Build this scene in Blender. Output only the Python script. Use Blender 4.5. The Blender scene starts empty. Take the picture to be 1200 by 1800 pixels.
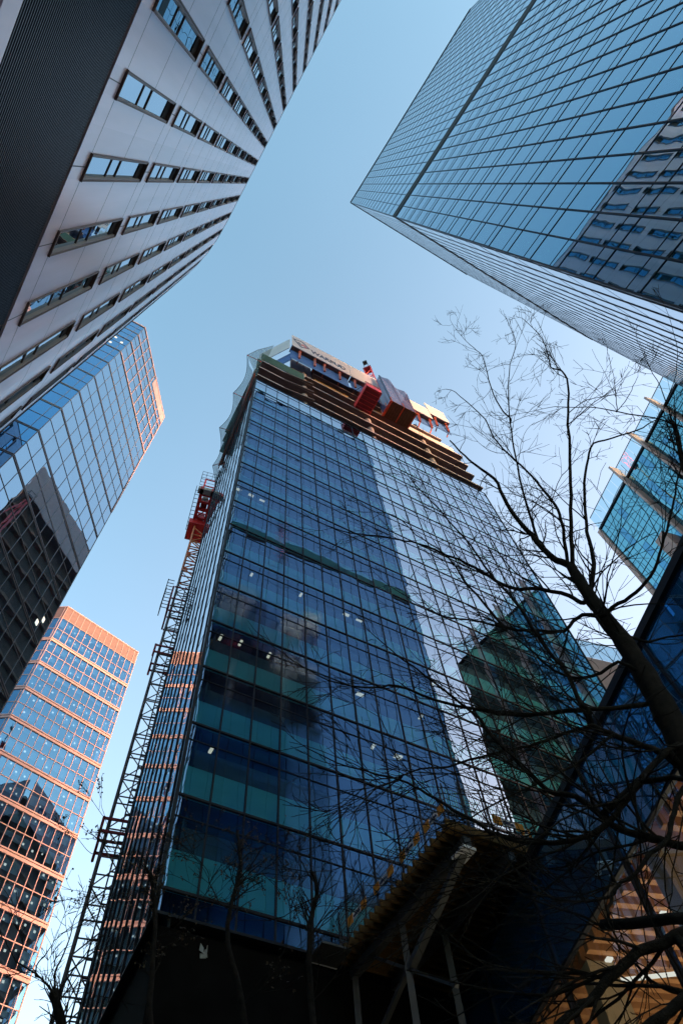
import bpy, math, random
from mathutils import Vector, Matrix
random.seed(7)
scene = bpy.context.scene
R = math.radians

# ------------------------------------------------------------------ camera
cam_d = bpy.data.cameras.new("camera")
cam = bpy.data.objects.new("camera", cam_d)
scene.collection.objects.link(cam)
cam_d.sensor_fit = 'VERTICAL'
cam_d.sensor_height = 36.0
cam_d.lens = 24.0
cam_d.clip_start = 0.05
cam_d.clip_end = 6000
RX, RY, RZ = (0.989533, -0.144307, 0.0), (0.129838, 0.890316, 0.436440), (-0.062981, -0.431872, 0.899733)
m3 = Matrix((RX, RY, RZ))                      # photo axes (right, down, forward) -> world
mw = Matrix.Identity(4)
for i in range(3):
    mw[i][0] = m3[i][0]; mw[i][1] = -m3[i][1]; mw[i][2] = -m3[i][2]
mw[0][3], mw[1][3], mw[2][3] = 0.0, 0.0, 1.6
cam.matrix_world = mw
scene.camera = cam

# ------------------------------------------------------------------ sky, sun, exposure
SUN_AZ, SUN_EL = -10.0, 7.0                    # degrees; azimuth counted from +X towards +Y
world = bpy.data.worlds.new("World")
scene.world = world
world.use_nodes = True
wn, wl = world.node_tree.nodes, world.node_tree.links
wn.clear()
sky = wn.new('ShaderNodeTexSky')
sky.sky_type = 'NISHITA'
sky.sun_disc = False
sky.sun_elevation = R(SUN_EL)
sky.sun_rotation = R(90 - SUN_AZ)
sky.altitude = 100
sky.air_density = 1.0
sky.dust_density = 3.0
sky.ozone_density = 1.6
bg = wn.new('ShaderNodeBackground')
bg.inputs['Strength'].default_value = 0.15
wo = wn.new('ShaderNodeOutputWorld')
# the evening air pales towards the lower right of the street (azimuth about 55 degrees) and is bluer opposite
tcw = wn.new('ShaderNodeTexCoord')
dotg = wn.new('ShaderNodeVectorMath'); dotg.operation = 'DOT_PRODUCT'
dotg.inputs[1].default_value = (math.cos(R(58)), math.sin(R(58)), 0.0)
wl.new(tcw.outputs['Generated'], dotg.inputs[0])
ramp = wn.new('ShaderNodeMapRange'); ramp.interpolation_type = 'SMOOTHSTEP'
ramp.inputs[1].default_value = -0.15; ramp.inputs[2].default_value = 0.85
wl.new(dotg.outputs['Value'], ramp.inputs[0])
air = wn.new('ShaderNodeMix'); air.data_type = 'RGBA'
air.inputs[6].default_value = (0.90, 1.01, 0.90, 1); air.inputs[7].default_value = (1.66, 1.29, 1.10, 1)
wl.new(ramp.outputs[0], air.inputs[0])
tint = wn.new('ShaderNodeVectorMath'); tint.operation = 'MULTIPLY'
wl.new(sky.outputs[0], tint.inputs[0]); wl.new(air.outputs[2], tint.inputs[1])
nzw = wn.new('ShaderNodeTexNoise'); nzw.inputs['Scale'].default_value = 2.2; nzw.inputs['Detail'].default_value = 4
hz = wn.new('ShaderNodeMapRange'); hz.inputs[1].default_value = 0.3; hz.inputs[2].default_value = 0.7
hz.inputs[3].default_value = 0.975; hz.inputs[4].default_value = 1.03
thin = wn.new('ShaderNodeVectorMath'); thin.operation = 'SCALE'      # faint unevenness of thin high haze
wl.new(tcw.outputs['Generated'], nzw.inputs['Vector']); wl.new(nzw.outputs['Fac'], hz.inputs[0])
wl.new(tint.outputs[0], thin.inputs[0]); wl.new(hz.outputs[0], thin.inputs['Scale'])
wl.new(thin.outputs[0], bg.inputs['Color'])
wl.new(bg.outputs[0], wo.inputs['Surface'])

sun_d = bpy.data.lights.new("sun", 'SUN')
sun_d.energy = 0.34
sun_d.angle = R(0.5)
sun_d.color = (1.0, 0.41, 0.37)
sun = bpy.data.objects.new("sun", sun_d)
scene.collection.objects.link(sun)
sv = Vector((math.cos(R(SUN_EL)) * math.cos(R(SUN_AZ)), math.cos(R(SUN_EL)) * math.sin(R(SUN_AZ)), math.sin(R(SUN_EL))))
sun.rotation_euler = sv.to_track_quat('Z', 'Y').to_euler()

scene.view_settings.view_transform = 'Standard'
scene.view_settings.look = 'None'
scene.view_settings.gamma = 1.0
scene.view_settings.use_curve_mapping = False
scene.view_settings.exposure = 2.62
scene.cycles.max_bounces = 8
scene.cycles.glossy_bounces = 4
scene.cycles.transparent_max_bounces = 12
scene.cycles.sample_clamp_indirect = 6.0

# ------------------------------------------------------------------ materials
def new_mat(name):
    m = bpy.data.materials.new(name); m.use_nodes = True
    m.node_tree.nodes.clear()
    return m, m.node_tree.nodes, m.node_tree.links

def solid(name, col, rough=0.6, metal=0.0, var=0.08, scale=1.5, bump=0.0, spec=0.4):
    m, n, l = new_mat(name)
    out = n.new('ShaderNodeOutputMaterial'); p = n.new('ShaderNodeBsdfPrincipled')
    tc = n.new('ShaderNodeTexCoord'); nz = n.new('ShaderNodeTexNoise')
    nz.inputs['Scale'].default_value = scale; nz.inputs['Detail'].default_value = 5
    l.new(tc.outputs['Object'], nz.inputs['Vector'])
    mr = n.new('ShaderNodeMapRange')
    mr.inputs[1].default_value = 0.25; mr.inputs[2].default_value = 0.75
    mr.inputs[3].default_value = 1 - var; mr.inputs[4].default_value = 1 + var
    l.new(nz.outputs['Fac'], mr.inputs[0])
    mx = n.new('ShaderNodeVectorMath'); mx.operation = 'SCALE'
    mx.inputs[0].default_value = col
    l.new(mr.outputs[0], mx.inputs['Scale'])
    l.new(mx.outputs[0], p.inputs['Base Color'])
    p.inputs['Roughness'].default_value = rough; p.inputs['Metallic'].default_value = metal
    p.inputs['Specular IOR Level'].default_value = spec
    if bump:
        b = n.new('ShaderNodeBump'); b.inputs['Strength'].default_value = bump; b.inputs['Distance'].default_value = 0.02
        n2 = n.new('ShaderNodeTexNoise'); n2.inputs['Scale'].default_value = scale * 8; n2.inputs['Detail'].default_value = 6
        l.new(tc.outputs['Object'], n2.inputs['Vector']); l.new(n2.outputs['Fac'], b.inputs['Height'])
        l.new(b.outputs[0], p.inputs['Normal'])
    l.new(p.outputs[0], out.inputs['Surface'])
    return m

def glow(name, col, s):
    m, n, l = new_mat(name)
    out = n.new('ShaderNodeOutputMaterial'); e = n.new('ShaderNodeEmission')
    e.inputs['Color'].default_value = (*col, 1); e.inputs['Strength'].default_value = s
    l.new(e.outputs[0], out.inputs['Surface'])
    return m

def glass(name, tint, base, fmin=0.4, power=4.0, wav=0.02, wscale=0.35, through=None, var=0.0, rough=0.0):
    """coated facade glass: mirror layer over a dark body, or over clear tinted glass when through is a colour"""
    m, n, l = new_mat(name)
    out = n.new('ShaderNodeOutputMaterial')
    tc = n.new('ShaderNodeTexCoord'); nz = n.new('ShaderNodeTexNoise')
    nz.inputs['Scale'].default_value = wscale; nz.inputs['Detail'].default_value = 1.5
    l.new(tc.outputs['Object'], nz.inputs['Vector'])
    b = n.new('ShaderNodeBump'); b.inputs['Strength'].default_value = 1.0; b.inputs['Distance'].default_value = wav
    l.new(nz.outputs['Fac'], b.inputs['Height'])
    lw = n.new('ShaderNodeLayerWeight'); lw.inputs['Blend'].default_value = 0.5
    pw = n.new('ShaderNodeMath'); pw.operation = 'POWER'; pw.inputs[1].default_value = power
    l.new(lw.outputs['Facing'], pw.inputs[0])
    mr = n.new('ShaderNodeMapRange'); mr.inputs[3].default_value = fmin; mr.inputs[4].default_value = 1.0
    l.new(pw.outputs[0], mr.inputs[0])
    g = n.new('ShaderNodeBsdfGlossy'); g.inputs['Roughness'].default_value = rough
    mixc = n.new('ShaderNodeMix'); mixc.data_type = 'RGBA'
    mixc.inputs[6].default_value = (*tint, 1); mixc.inputs[7].default_value = (1, 1, 1, 1)
    l.new(pw.outputs[0], mixc.inputs[0])
    l.new(mixc.outputs[2], g.inputs['Color'])
    l.new(b.outputs[0], g.inputs['Normal'])
    mix = n.new('ShaderNodeMixShader')
    if through:
        t = n.new('ShaderNodeBsdfTransparent'); t.inputs['Color'].default_value = (*through, 1)
        l.new(t.outputs[0], mix.inputs[1])
    else:
        d = n.new('ShaderNodeBsdfDiffuse'); d.inputs['Color'].default_value = (*base, 1)
        if var:
            ge = n.new('ShaderNodeNewGeometry')
            v = n.new('ShaderNodeMapRange'); v.inputs[3].default_value = 1 - var; v.inputs[4].default_value = 1 + var
            l.new(ge.outputs['Random Per Island'], v.inputs[0])
            s = n.new('ShaderNodeVectorMath'); s.operation = 'SCALE'; s.inputs[0].default_value = base
            l.new(v.outputs[0], s.inputs['Scale']); l.new(s.outputs[0], d.inputs['Color'])
        l.new(d.outputs[0], mix.inputs[1])
    l.new(mr.outputs[0], mix.inputs[0]); l.new(g.outputs[0], mix.inputs[2])
    l.new(mix.outputs[0], out.inputs['Surface'])
    return m

def net_mat(name, col, alpha):
    m, n, l = new_mat(name)
    out = n.new('ShaderNodeOutputMaterial')
    d = n.new('ShaderNodeBsdfDiffuse'); d.inputs['Color'].default_value = (*col, 1)
    t = n.new('ShaderNodeBsdfTransparent'); mix = n.new('ShaderNodeMixShader')
    nz = n.new('ShaderNodeTexNoise'); nz.inputs['Scale'].default_value = 0.8; nz.inputs['Detail'].default_value = 3
    mr = n.new('ShaderNodeMapRange'); mr.inputs[3].default_value = alpha - 0.15; mr.inputs[4].default_value = alpha + 0.15
    tc = n.new('ShaderNodeTexCoord'); l.new(tc.outputs['Object'], nz.inputs['Vector']); l.new(nz.outputs['Fac'], mr.inputs[0])
    l.new(mr.outputs[0], mix.inputs[0]); l.new(t.outputs[0], mix.inputs[1]); l.new(d.outputs[0], mix.inputs[2])
    l.new(mix.outputs[0], out.inputs['Surface'])
    return m

def panel_mat(name, col):
    """light facade panels with faint streaks and a slight colour change from panel to panel"""
    m, n, l = new_mat(name)
    out = n.new('ShaderNodeOutputMaterial'); p = n.new('ShaderNodeBsdfPrincipled')
    tc = n.new('ShaderNodeTexCoord'); mp = n.new('ShaderNodeMapping'); mp.inputs['Scale'].default_value = (1.6, 1.6, 0.12)
    nz = n.new('ShaderNodeTexNoise'); nz.inputs['Scale'].default_value = 1.0; nz.inputs['Detail'].default_value = 6
    l.new(tc.outputs['Object'], mp.inputs[0]); l.new(mp.outputs[0], nz.inputs['Vector'])
    ge = n.new('ShaderNodeNewGeometry')
    a = n.new('ShaderNodeMapRange'); a.inputs[1].default_value = 0.3; a.inputs[2].default_value = 0.7; a.inputs[3].default_value = 0.86; a.inputs[4].default_value = 1.06
    b = n.new('ShaderNodeMapRange'); b.inputs[3].default_value = 0.94; b.inputs[4].default_value = 1.04
    l.new(nz.outputs['Fac'], a.inputs[0]); l.new(ge.outputs['Random Per Island'], b.inputs[0])
    mu = n.new('ShaderNodeMath'); mu.operation = 'MULTIPLY'; l.new(a.outputs[0], mu.inputs[0]); l.new(b.outputs[0], mu.inputs[1])
    s = n.new('ShaderNodeVectorMath'); s.operation = 'SCALE'; s.inputs[0].default_value = col
    l.new(mu.outputs[0], s.inputs['Scale']); l.new(s.outputs[0], p.inputs['Base Color'])
    p.inputs['Coat Weight'].default_value = 0.7; p.inputs['Coat Roughness'].default_value = 0.2
    p.inputs['Roughness'].default_value = 0.28; p.inputs['Specular IOR Level'].default_value = 0.75
    l.new(p.outputs[0], out.inputs['Surface'])
    return m

M = {}
M['panel'] = panel_mat('light_grey_panel', (0.92, 0.78, 0.98))
M['joint'] = solid('joint_shadow_gap', (0.10, 0.10, 0.13), 0.8)
M['louver'] = solid('dark_louver', (0.020, 0.021, 0.027), 0.35, 0.3)
M['louver_back'] = solid('louver_back', (0.012, 0.012, 0.015), 0.9)
M['bronze'] = solid('bronze_frame', (0.13, 0.095, 0.095), 0.5, 0.2)
M['frame_grey'] = solid('grey_window_frame', (0.30, 0.28, 0.31), 0.5)
M['win_glass'] = glass('window_glass', (0.42, 0.74, 0.95), (0.01, 0.03, 0.05), 0.60, 3.0, 0.008, 0.6)
M['f_glass'] = glass('teal_mirror_glass', (0.22, 0.59, 0.84), (0.006, 0.05, 0.085), 0.48, 3.0, 0.018, 0.3, var=0.25)
M['f_glass_side'] = glass('blue_reflection_flank', (0.30, 0.60, 0.86), (0.006, 0.03, 0.085), 0.50, 3.0, 0.020, 0.3, var=0.25, rough=0.09)  # same glass as the front; bluer reflection put into its tint
M['f_mull'] = solid('navy_mullion', (0.006, 0.012, 0.026), 0.5, 0.0, spec=0.25)
M['black'] = solid('black_recess', (0.006, 0.007, 0.01), 0.8)
M['b_glass_dark_sky'] = glass('dark_sky_mirror_glass', (0.08, 0.50, 0.95), (0.004, 0.045, 0.10), 0.50, 3.0, 0.014, 0.25, var=0.35)  # same glass as the other faces; darker sky reflection put into its tint
M['b_glass'] = glass('blue_mirror_glass', (0.42, 0.74, 0.95), (0.008, 0.035, 0.07), 0.50, 3.0, 0.014, 0.25, var=0.4)
M['b_metal'] = solid('rose_grey_metal', (0.22, 0.19, 0.20), 0.45, 0.3)
M['c_glass'] = glass('clear_blue_glass', (0.24, 0.56, 0.90), (0, 0, 0), 0.34, 3.0, 0.012, 0.25, through=(0.45, 0.62, 0.75))
M['c_clad'] = solid('rose_cladding', (0.54, 0.33, 0.33), 0.5, var=0.06)
M['c_crown'] = solid('terracotta_crown_panel', (0.21, 0.12, 0.115), 0.6, var=0.1)
M['blind'] = solid('blue_grey_blind', (0.10, 0.20, 0.32), 0.8, var=0.25, scale=0.5)
M['room'] = solid('dark_interior', (0.02, 0.03, 0.045), 0.9, var=0.4, scale=0.3)
M['lamp'] = glow('ceiling_lamp', (1.0, 0.92, 0.75), 0.24)
M['lamp_white'] = glow('white_strip_lamp', (1.0, 0.93, 0.8), 0.3)
M['lamp_warm'] = glow('warm_lamp', (1.0, 0.85, 0.65), 0.16)
M['d_glass'] = glass('deep_blue_glass', (0.60, 0.72, 0.97), (0, 0, 0), 0.30, 3.0, 0.007, 0.4, through=(0.55, 0.74, 0.80))
M['d_mull'] = solid('dark_blue_mullion', (0.004, 0.006, 0.012), 0.5, 0.0, spec=0.2)
M['spandrel'] = solid('teal_spandrel', (0.11, 0.52, 0.60), 0.7, var=0.05, scale=0.6)
M['backpan'] = solid('dull_backpan', (0.05, 0.09, 0.12), 0.8, var=0.2)
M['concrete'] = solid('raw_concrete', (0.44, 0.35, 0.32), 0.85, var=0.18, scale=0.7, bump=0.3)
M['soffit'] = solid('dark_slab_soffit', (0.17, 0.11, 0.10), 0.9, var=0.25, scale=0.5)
M['screen'] = solid('white_screen_sheet', (0.56, 0.52, 0.55), 0.6, var=0.05, scale=0.4)
M['blue_tarp'] = solid('blue_sheet', (0.035, 0.11, 0.34), 0.6, var=0.2)
M['navy_text'] = solid('navy_lettering', (0.02, 0.03, 0.09), 0.6)
M['red_text'] = solid('red_lettering', (0.5, 0.04, 0.05), 0.6)
M['red'] = solid('red_paint', (0.80, 0.045, 0.045), 0.45, var=0.15)
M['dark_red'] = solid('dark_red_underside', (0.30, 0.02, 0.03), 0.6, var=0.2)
M['orange_red'] = solid('orange_red_steel', (0.62, 0.10, 0.035), 0.5, var=0.2)
M['yellow'] = solid('yellow_formwork', (0.40, 0.21, 0.03), 0.7, var=0.2)
M['deck_joist'] = solid('shaded_joist', (0.10, 0.055, 0.012), 0.8, var=0.3)  # darker copy of the formwork yellow, shade under the deck put into it
M['deck_timber'] = solid('shaded_timber', (0.03, 0.018, 0.010), 0.8, var=0.3)  # darker copy of the brown timber, under-deck shade is in the colour
M['timber'] = solid('brown_timber', (0.12, 0.065, 0.035), 0.8, var=0.3, scale=3)
M['green_board'] = solid('green_mesh_board', (0.03, 0.085, 0.06), 0.8, var=0.25)
M['net'] = net_mat('green_grey_net', (0.09, 0.19, 0.22), 0.52)
M['purple_net'] = net_mat('violet_debris_net', (0.09, 0.10, 0.22), 0.78)
M['upper_mast'] = solid('sunlit_mast_orange', (0.80, 0.24, 0.09), 0.5, var=0.25)  # low sunlight on the upper mast is put into this orange
M['wing_wall'] = solid('brown_wing_wall', (0.085, 0.038, 0.030), 0.8, var=0.4)
M['wing_slab'] = solid('rusty_slab_edge', (0.24, 0.10, 0.07), 0.8, var=0.4)
M['lit_rose_screen'] = solid('lit_rose_sheet', (0.50, 0.30, 0.31), 0.7, var=0.1)  # pink of the sunlit sheet is put into its colour
M['mast'] = solid('grey_mast_steel', (0.17, 0.15, 0.14), 0.5, 0.3, var=0.3)
M['dark_steel'] = solid('dark_steel', (0.018, 0.02, 0.028), 0.5, 0.3)
M['grey_steel'] = solid('grey_steel', (0.07, 0.075, 0.08), 0.5, 0.3, var=0.25)
M['cream'] = solid('weathered_counterweight', (0.42, 0.36, 0.33), 0.8, var=0.15)
M['pink_col'] = solid('pale_rose_stone', (0.55, 0.40, 0.36), 0.6, var=0.1)
M['g2_glass'] = glass('turquoise_glass', (0.38, 0.85, 0.95), (0.003, 0.045, 0.075), 0.5, 3.0, 0.012, 0.4, var=0.45)
M['rail_glass'] = glass('balustrade_glass', (0.8, 0.95, 1.0), (0, 0, 0), 0.25, 3.0, 0.01, 0.5, through=(0.62, 0.80, 0.86))
M['g_glass'] = glass('lobby_glass', (0.55, 0.75, 0.95), (0, 0, 0), 0.26, 3.0, 0.012, 0.4, through=(0.55, 0.60, 0.62))
M['g_reflection'] = glass('blue_reflection_glass', (0.42, 0.72, 1.0), (0.018, 0.17, 0.40), 0.48, 3.0, 0.012, 0.4)  # base colour carries the blue reflection on the upper lobby panes
M['wood'] = solid('warm_ceiling_wood', (0.42, 0.20, 0.09), 0.55, var=0.2, scale=2)
M['beige'] = solid('beige_stone', (0.42, 0.33, 0.22), 0.7, var=0.12)
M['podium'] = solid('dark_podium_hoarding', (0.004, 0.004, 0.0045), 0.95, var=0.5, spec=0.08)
M['orange'] = solid('orange_board', (0.70, 0.27, 0.02), 0.6)
M['white'] = solid('white_board', (0.72, 0.74, 0.78), 0.6)
M['rag'] = solid('white_plastic', (0.26, 0.29, 0.31), 0.6)
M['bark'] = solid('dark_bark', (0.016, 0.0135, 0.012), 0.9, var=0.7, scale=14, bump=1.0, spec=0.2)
M['leaf'] = solid('withered_leaf', (0.06, 0.045, 0.03), 0.8)
M['asphalt'] = solid('asphalt', (0.05, 0.05, 0.052), 0.9, var=0.3, scale=2, bump=0.4)
M['paving'] = solid('stone_paving', (0.10, 0.095, 0.09), 0.85, var=0.2, scale=1.2, bump=0.2)
M['ground'] = solid('city_ground', (0.06, 0.058, 0.055), 0.95, var=0.3, scale=0.2)

# ------------------------------------------------------------------ mesh helpers
class Frame:
    """wall frame: u along the wall, o outward (to the right of u), z up"""
    def __init__(self, x, y, az):
        self.x, self.y, self.a = x, y, R(az)
        self.ux = Vector((math.cos(self.a), math.sin(self.a), 0))
        self.ox = Vector((math.sin(self.a), -math.cos(self.a), 0))
    def p(self, u, o, z):
        return Vector((self.x, self.y, 0)) + self.ux * u + self.ox * o + Vector((0, 0, z))
    @staticmethod
    def between(p0, p1):
        f = Frame(p0[0], p0[1], math.degrees(math.atan2(p1[1] - p0[1], p1[0] - p0[0])))
        return f, math.hypot(p1[0] - p0[0], p1[1] - p0[1])

class MB:
    def __init__(self): self.v, self.f, self.m = [], [], []
    def face(self, pts, mi=0):
        i = len(self.v); self.v.extend(pts); self.f.append(tuple(range(i, i + len(pts)))); self.m.append(mi)
    def hexa(self, c, mi=0):
        i = len(self.v); self.v.extend(c)
        for q in ((0, 3, 2, 1), (4, 5, 6, 7), (0, 1, 5, 4), (1, 2, 6, 5), (2, 3, 7, 6), (3, 0, 4, 7)):
            self.f.append(tuple(i + k for k in q)); self.m.append(mi)
    def box(self, fr, u0, u1, o0, o1, z0, z1, mi=0):
        self.hexa([fr.p(u0, o1, z0), fr.p(u1, o1, z0), fr.p(u1, o0, z0), fr.p(u0, o0, z0),
                   fr.p(u0, o1, z1), fr.p(u1, o1, z1), fr.p(u1, o0, z1), fr.p(u0, o0, z1)], mi)
    def prism(self, poly, z0, z1, mi=0):
        n = len(poly); i = len(self.v)
        self.v.extend(Vector((p[0], p[1], z0)) for p in poly); self.v.extend(Vector((p[0], p[1], z1)) for p in poly)
        self.f.append(tuple(i + k for k in reversed(range(n)))); self.m.append(mi)
        self.f.append(tuple(i + n + k for k in range(n))); self.m.append(mi)
        for k in range(n):
            j = (k + 1) % n
            self.f.append((i + k, i + j, i + n + j, i + n + k)); self.m.append(mi)
    def beam(self, a, b, w, h=None, mi=0, up=None):
        a, b = Vector(a), Vector(b); h = h or w
        d = (b - a)
        if d.length < 1e-6: return
        d.normalize()
        up = Vector(up) if up else (Vector((0, 0, 1)) if abs(d.z) < 0.95 else Vector((1, 0, 0)))
        s = d.cross(up).normalized(); t = s.cross(d).normalized()
        s *= w / 2; t *= h / 2
        self.hexa([a - s - t, a + s - t, b + s - t, b - s - t, a - s + t, a + s + t, b + s + t, b - s + t], mi)
    def tube(self, pts, radii, n=6, mi=0, cap=True):
        pts = [Vector(p) for p in pts]; k = len(pts); i0 = len(self.v)
        ref = None
        for i, p in enumerate(pts):
            d = (pts[min(i + 1, k - 1)] - pts[max(i - 1, 0)]).normalized()
            if ref is None: ref = d.orthogonal().normalized()
            ref = (ref - d * ref.dot(d)).normalized(); b = d.cross(ref)
            r = radii[i] if hasattr(radii, '__len__') else radii
            for j in range(n):
                a = 2 * math.pi * j / n
                self.v.append(p + (ref * math.cos(a) + b * math.sin(a)) * r)
        for i in range(k - 1):
            for j in range(n):
                a, b = i0 + i * n + j, i0 + i * n + (j + 1) % n
                self.f.append((a, b, b + n, a + n)); self.m.append(mi)
        if cap:
            self.f.append(tuple(i0 + j for j in reversed(range(n)))); self.m.append(mi)
            self.f.append(tuple(i0 + (k - 1) * n + j for j in range(n))); self.m.append(mi)
    def build(self, name, mats, parent=None, smooth=False, loc=None):
        me = bpy.data.meshes.new(name)
        org = loc if loc is not None else (root_loc(parent) if parent else Vector((0, 0, 0)))
        me.from_pydata([tuple(v - org) for v in self.v], [], self.f)
        for mt in (mats if isinstance(mats, (list, tuple)) else [mats]): me.materials.append(M[mt])
        me.polygons.foreach_set('material_index', self.m)
        if smooth: me.polygons.foreach_set('use_smooth', [True] * len(self.f))
        me.update()
        o = bpy.data.objects.new(name, me); scene.collection.objects.link(o)
        if parent: o.parent = parent
        elif loc is not None: o.location = loc
        return o

def root_loc(o):
    while o.parent: o = o.parent
    return Vector(o.location)

def tag(o, label=None, cat=None, group=None, kind=None):
    if label: o['label'] = label
    if cat: o['category'] = cat
    if group: o['group'] = group
    if kind: o['kind'] = kind
    return o

def thing(name, loc, label, cat, group=None):
    o = bpy.data.objects.new(name, None); scene.collection.objects.link(o)
    o.location = loc; o.empty_display_size = 0.5
    return tag(o, label, cat, group)

def pane(mb, fr, u0, u1, o, z0, z1, tilt, rnd, mi=0):
    w, h = (u1 - u0) / 2, (z1 - z0) / 2
    a, b = rnd.gauss(0, tilt) * w, rnd.gauss(0, tilt) * h
    mb.face([fr.p(u0, o - a - b, z0), fr.p(u1, o + a - b, z0), fr.p(u1, o + a + b, z1), fr.p(u0, o - a + b, z1)], mi)

def curtain(root, p0, p1, levels, pw, gmat, fmat, subs=(), tilt=0.0012, vw=0.06, vd=0.10, hw=0.06, hd=0.05,
            heavy=None, u_off=0.0, seed=1, per_floor=False, gname='glazing', fname='mullion_grid', sub_w=0.03, end_posts=True):
    """a curtain wall: separate panes per storey, vertical mullions, a transom at each level and thinner ones at the subs"""
    fr, L = Frame.between(p0, p1)
    rnd = random.Random(seed)
    us = [0.0]; u = u_off if u_off > 0.05 else pw
    while u < L - 0.05: us.append(u); u += pw
    us.append(L)
    g = MB()
    for k in range(len(levels) - 1):
        z0, z1 = levels[k], levels[k + 1]
        for i in range(len(us) - 1):
            pane(g, fr, us[i], us[i + 1], 0.0, z0, z1, tilt, rnd)
        if per_floor: g.build(gname, gmat, root); g = MB()
    if not per_floor: g.build(gname, gmat, root)
    f = MB()
    for i, u in enumerate(us):
        w = vw if 0 < i < len(us) - 1 else vw * 1.4
        f.box(fr, u - w / 2, u + w / 2, -0.04, vd, levels[0] - 0.013, levels[-1] + 0.013)
    for k, z in enumerate(levels):
        hh = heavy[k] if heavy else hw
        f.box(fr, 0.01, L - 0.01, -0.035, hd, z - hh / 2, z + hh / 2)
        if k < len(levels) - 1:
            for s in subs:
                zz = z + s * (levels[k + 1] - z)
                f.box(fr, 0.012, L - 0.012, -0.033, hd * 0.7, zz - sub_w / 2, zz + sub_w / 2)
    f.build(fname, fmat, root)
    return fr, L, us

def inset(poly, d):
    """shrink a convex counter-clockwise footprint"""
    n = len(poly); out = []
    for i in range(n):
        a, b, c = Vector(poly[i - 1][:2]), Vector(poly[i][:2]), Vector(poly[(i + 1) % n][:2])
        d1, d2 = (b - a).normalized(), (c - b).normalized()
        n1, n2 = Vector((-d1.y, d1.x)), Vector((-d2.y, d2.x))
        bis = (n1 + n2).normalized()
        out.append(tuple(b + bis * (d / max(0.3, bis.dot(n1)))))
    return out

def pol(x, y, az, d):
    return (x + d * math.cos(R(az)), y + d * math.sin(R(az)))

# ================================================================== THE SETTING: ground, road, pavements
mb = MB(); S = 2500.0
mb.face([Vector((-S, -S, -0.16)), Vector((S, -S, -0.16)), Vector((S, S, -0.16)), Vector((-S, S, -0.16))])
tag(mb.build('ground', 'ground'), kind='structure')
st = Frame(0, 0, 129.5)                                    # the street runs along the facade of the pale tower
def slab(fr, u0, u1, o0, o1, z0, z1, name, mat):
    b = MB(); b.box(fr, u0, u1, o0, o1, z0, z1); return tag(b.build(name, mat), kind='structure')
slab(st, -60, 30, 1.5, 7.5, -0.150, -0.120, 'road', 'asphalt')
slab(st, -60, 30, -4.4, 1.35, -0.15, 0.0, 'pavement', 'paving')
slab(st, -60, 30, 7.65, 11.5, -0.15, 0.0, 'pavement', 'paving')
slab(st, -60, 30, 1.35, 1.5, -0.15, 0.005, 'kerb', 'concrete')
slab(st, -60, 30, 7.5, 7.65, -0.15, 0.005, 'kerb', 'concrete')

# ================================================================== A: pale panel tower on the left
A = thing('panel_tower', (-3.4, -2.8, 0), 'pale grey panel tower with tall slit windows and a dark louvre band at its foot', 'building')
dA = 4.4
UA = 0.455 * dA
ZB, ZR = 19.2, 85.0
a0 = Frame(-0.7716 * dA, -0.6361 * dA, 129.5)               # u = 0 is the wall point nearest the camera
facets = []                                                # (frame at the facet start, centred window)
start = a0.p((0.07 - 0.2275 - 16 * 0.455) * dA, 0, 0)
pos = (start.x, start.y)
azs = [129.5] * 20 + [131.5, 137, 143, 149, 154] + [155.5] * 11
for az in azs:
    facets.append(Frame(pos[0], pos[1], az)); pos = pol(pos[0], pos[1], az, UA)
A_END = pos
W2, WP, NW = 0.315, 7.04, 9
WZ = [(20.3, 6.95)] + [(27.25 + 7.04 * i - 5.85, 5.85) for i in range(1, NW)]      # (sill, height) of each window
wall, joints, lv, lvb, para = MB(), MB(), MB(), MB(), MB()
for k, fr in enumerate(facets):
    c = UA / 2
    wall.box(fr, 0, c - W2, -0.30, 0, ZB, ZR)
    wall.box(fr, c + W2, UA, -0.30, 0, ZB, ZR)
    zs = [ZB] + [v for i in range(NW) for v in (WZ[i][0], sum(WZ[i]))] + [ZR]
    for i in range(0, len(zs), 2):
        if zs[i + 1] - zs[i] > 0.02: wall.box(fr, c - W2, c + W2, -0.297, -0.001, zs[i], zs[i + 1])
    for i in range(NW):
        z, WH = WZ[i]
        for zz in (z, z + 0.5 * WH, z + WH):
            joints.box(fr, 0, c - W2 - 0.03, -0.002, 0.002, zz - 0.010, zz + 0.010)
            joints.box(fr, c + W2 + 0.03, UA, -0.002, 0.002, zz - 0.010, zz + 0.010)
        lo = ZB if i == 0 else sum(WZ[i - 1]) + 0.05
        joints.box(fr, c - 0.012, c + 0.012, -0.003, 0.0025, lo + 0.01, z - 0.06)
    para.box(fr, -0.01, UA + 0.01, -0.32, 0.025, ZR, ZR + 0.22)
    if k < 28:
        lvb.box(fr, 0, UA, -0.30, -0.16, 13.2, ZB - 0.01)
        n = 60
        for i in range(n):
            z = 13.7 + (ZB - 13.75) * i / n
            lv.box(fr, 0, UA, -0.155, -0.03, z, z + 0.032)
wall.build('wall', 'panel', A); joints.build('panel_joint', 'joint', A)
para.build('parapet', 'bronze', A); lv.build('louver_band', 'louver', A); lvb.build('louver_backing', 'louver_back', A)
mb = MB(); mb.box(a0, -32.5, 22, -0.3, 0.02, 13.0, 13.6); mb.box(a0, -32.5, 22, -0.3, 0.0, 12.3, 12.6)
mb.build('light_fascia', 'panel', A)
mb = MB(); mb.box(a0, -32.5, 22, -0.34, -0.2, 0, 12.3); mb.build('shop_glazing', 'win_glass', A)
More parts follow.
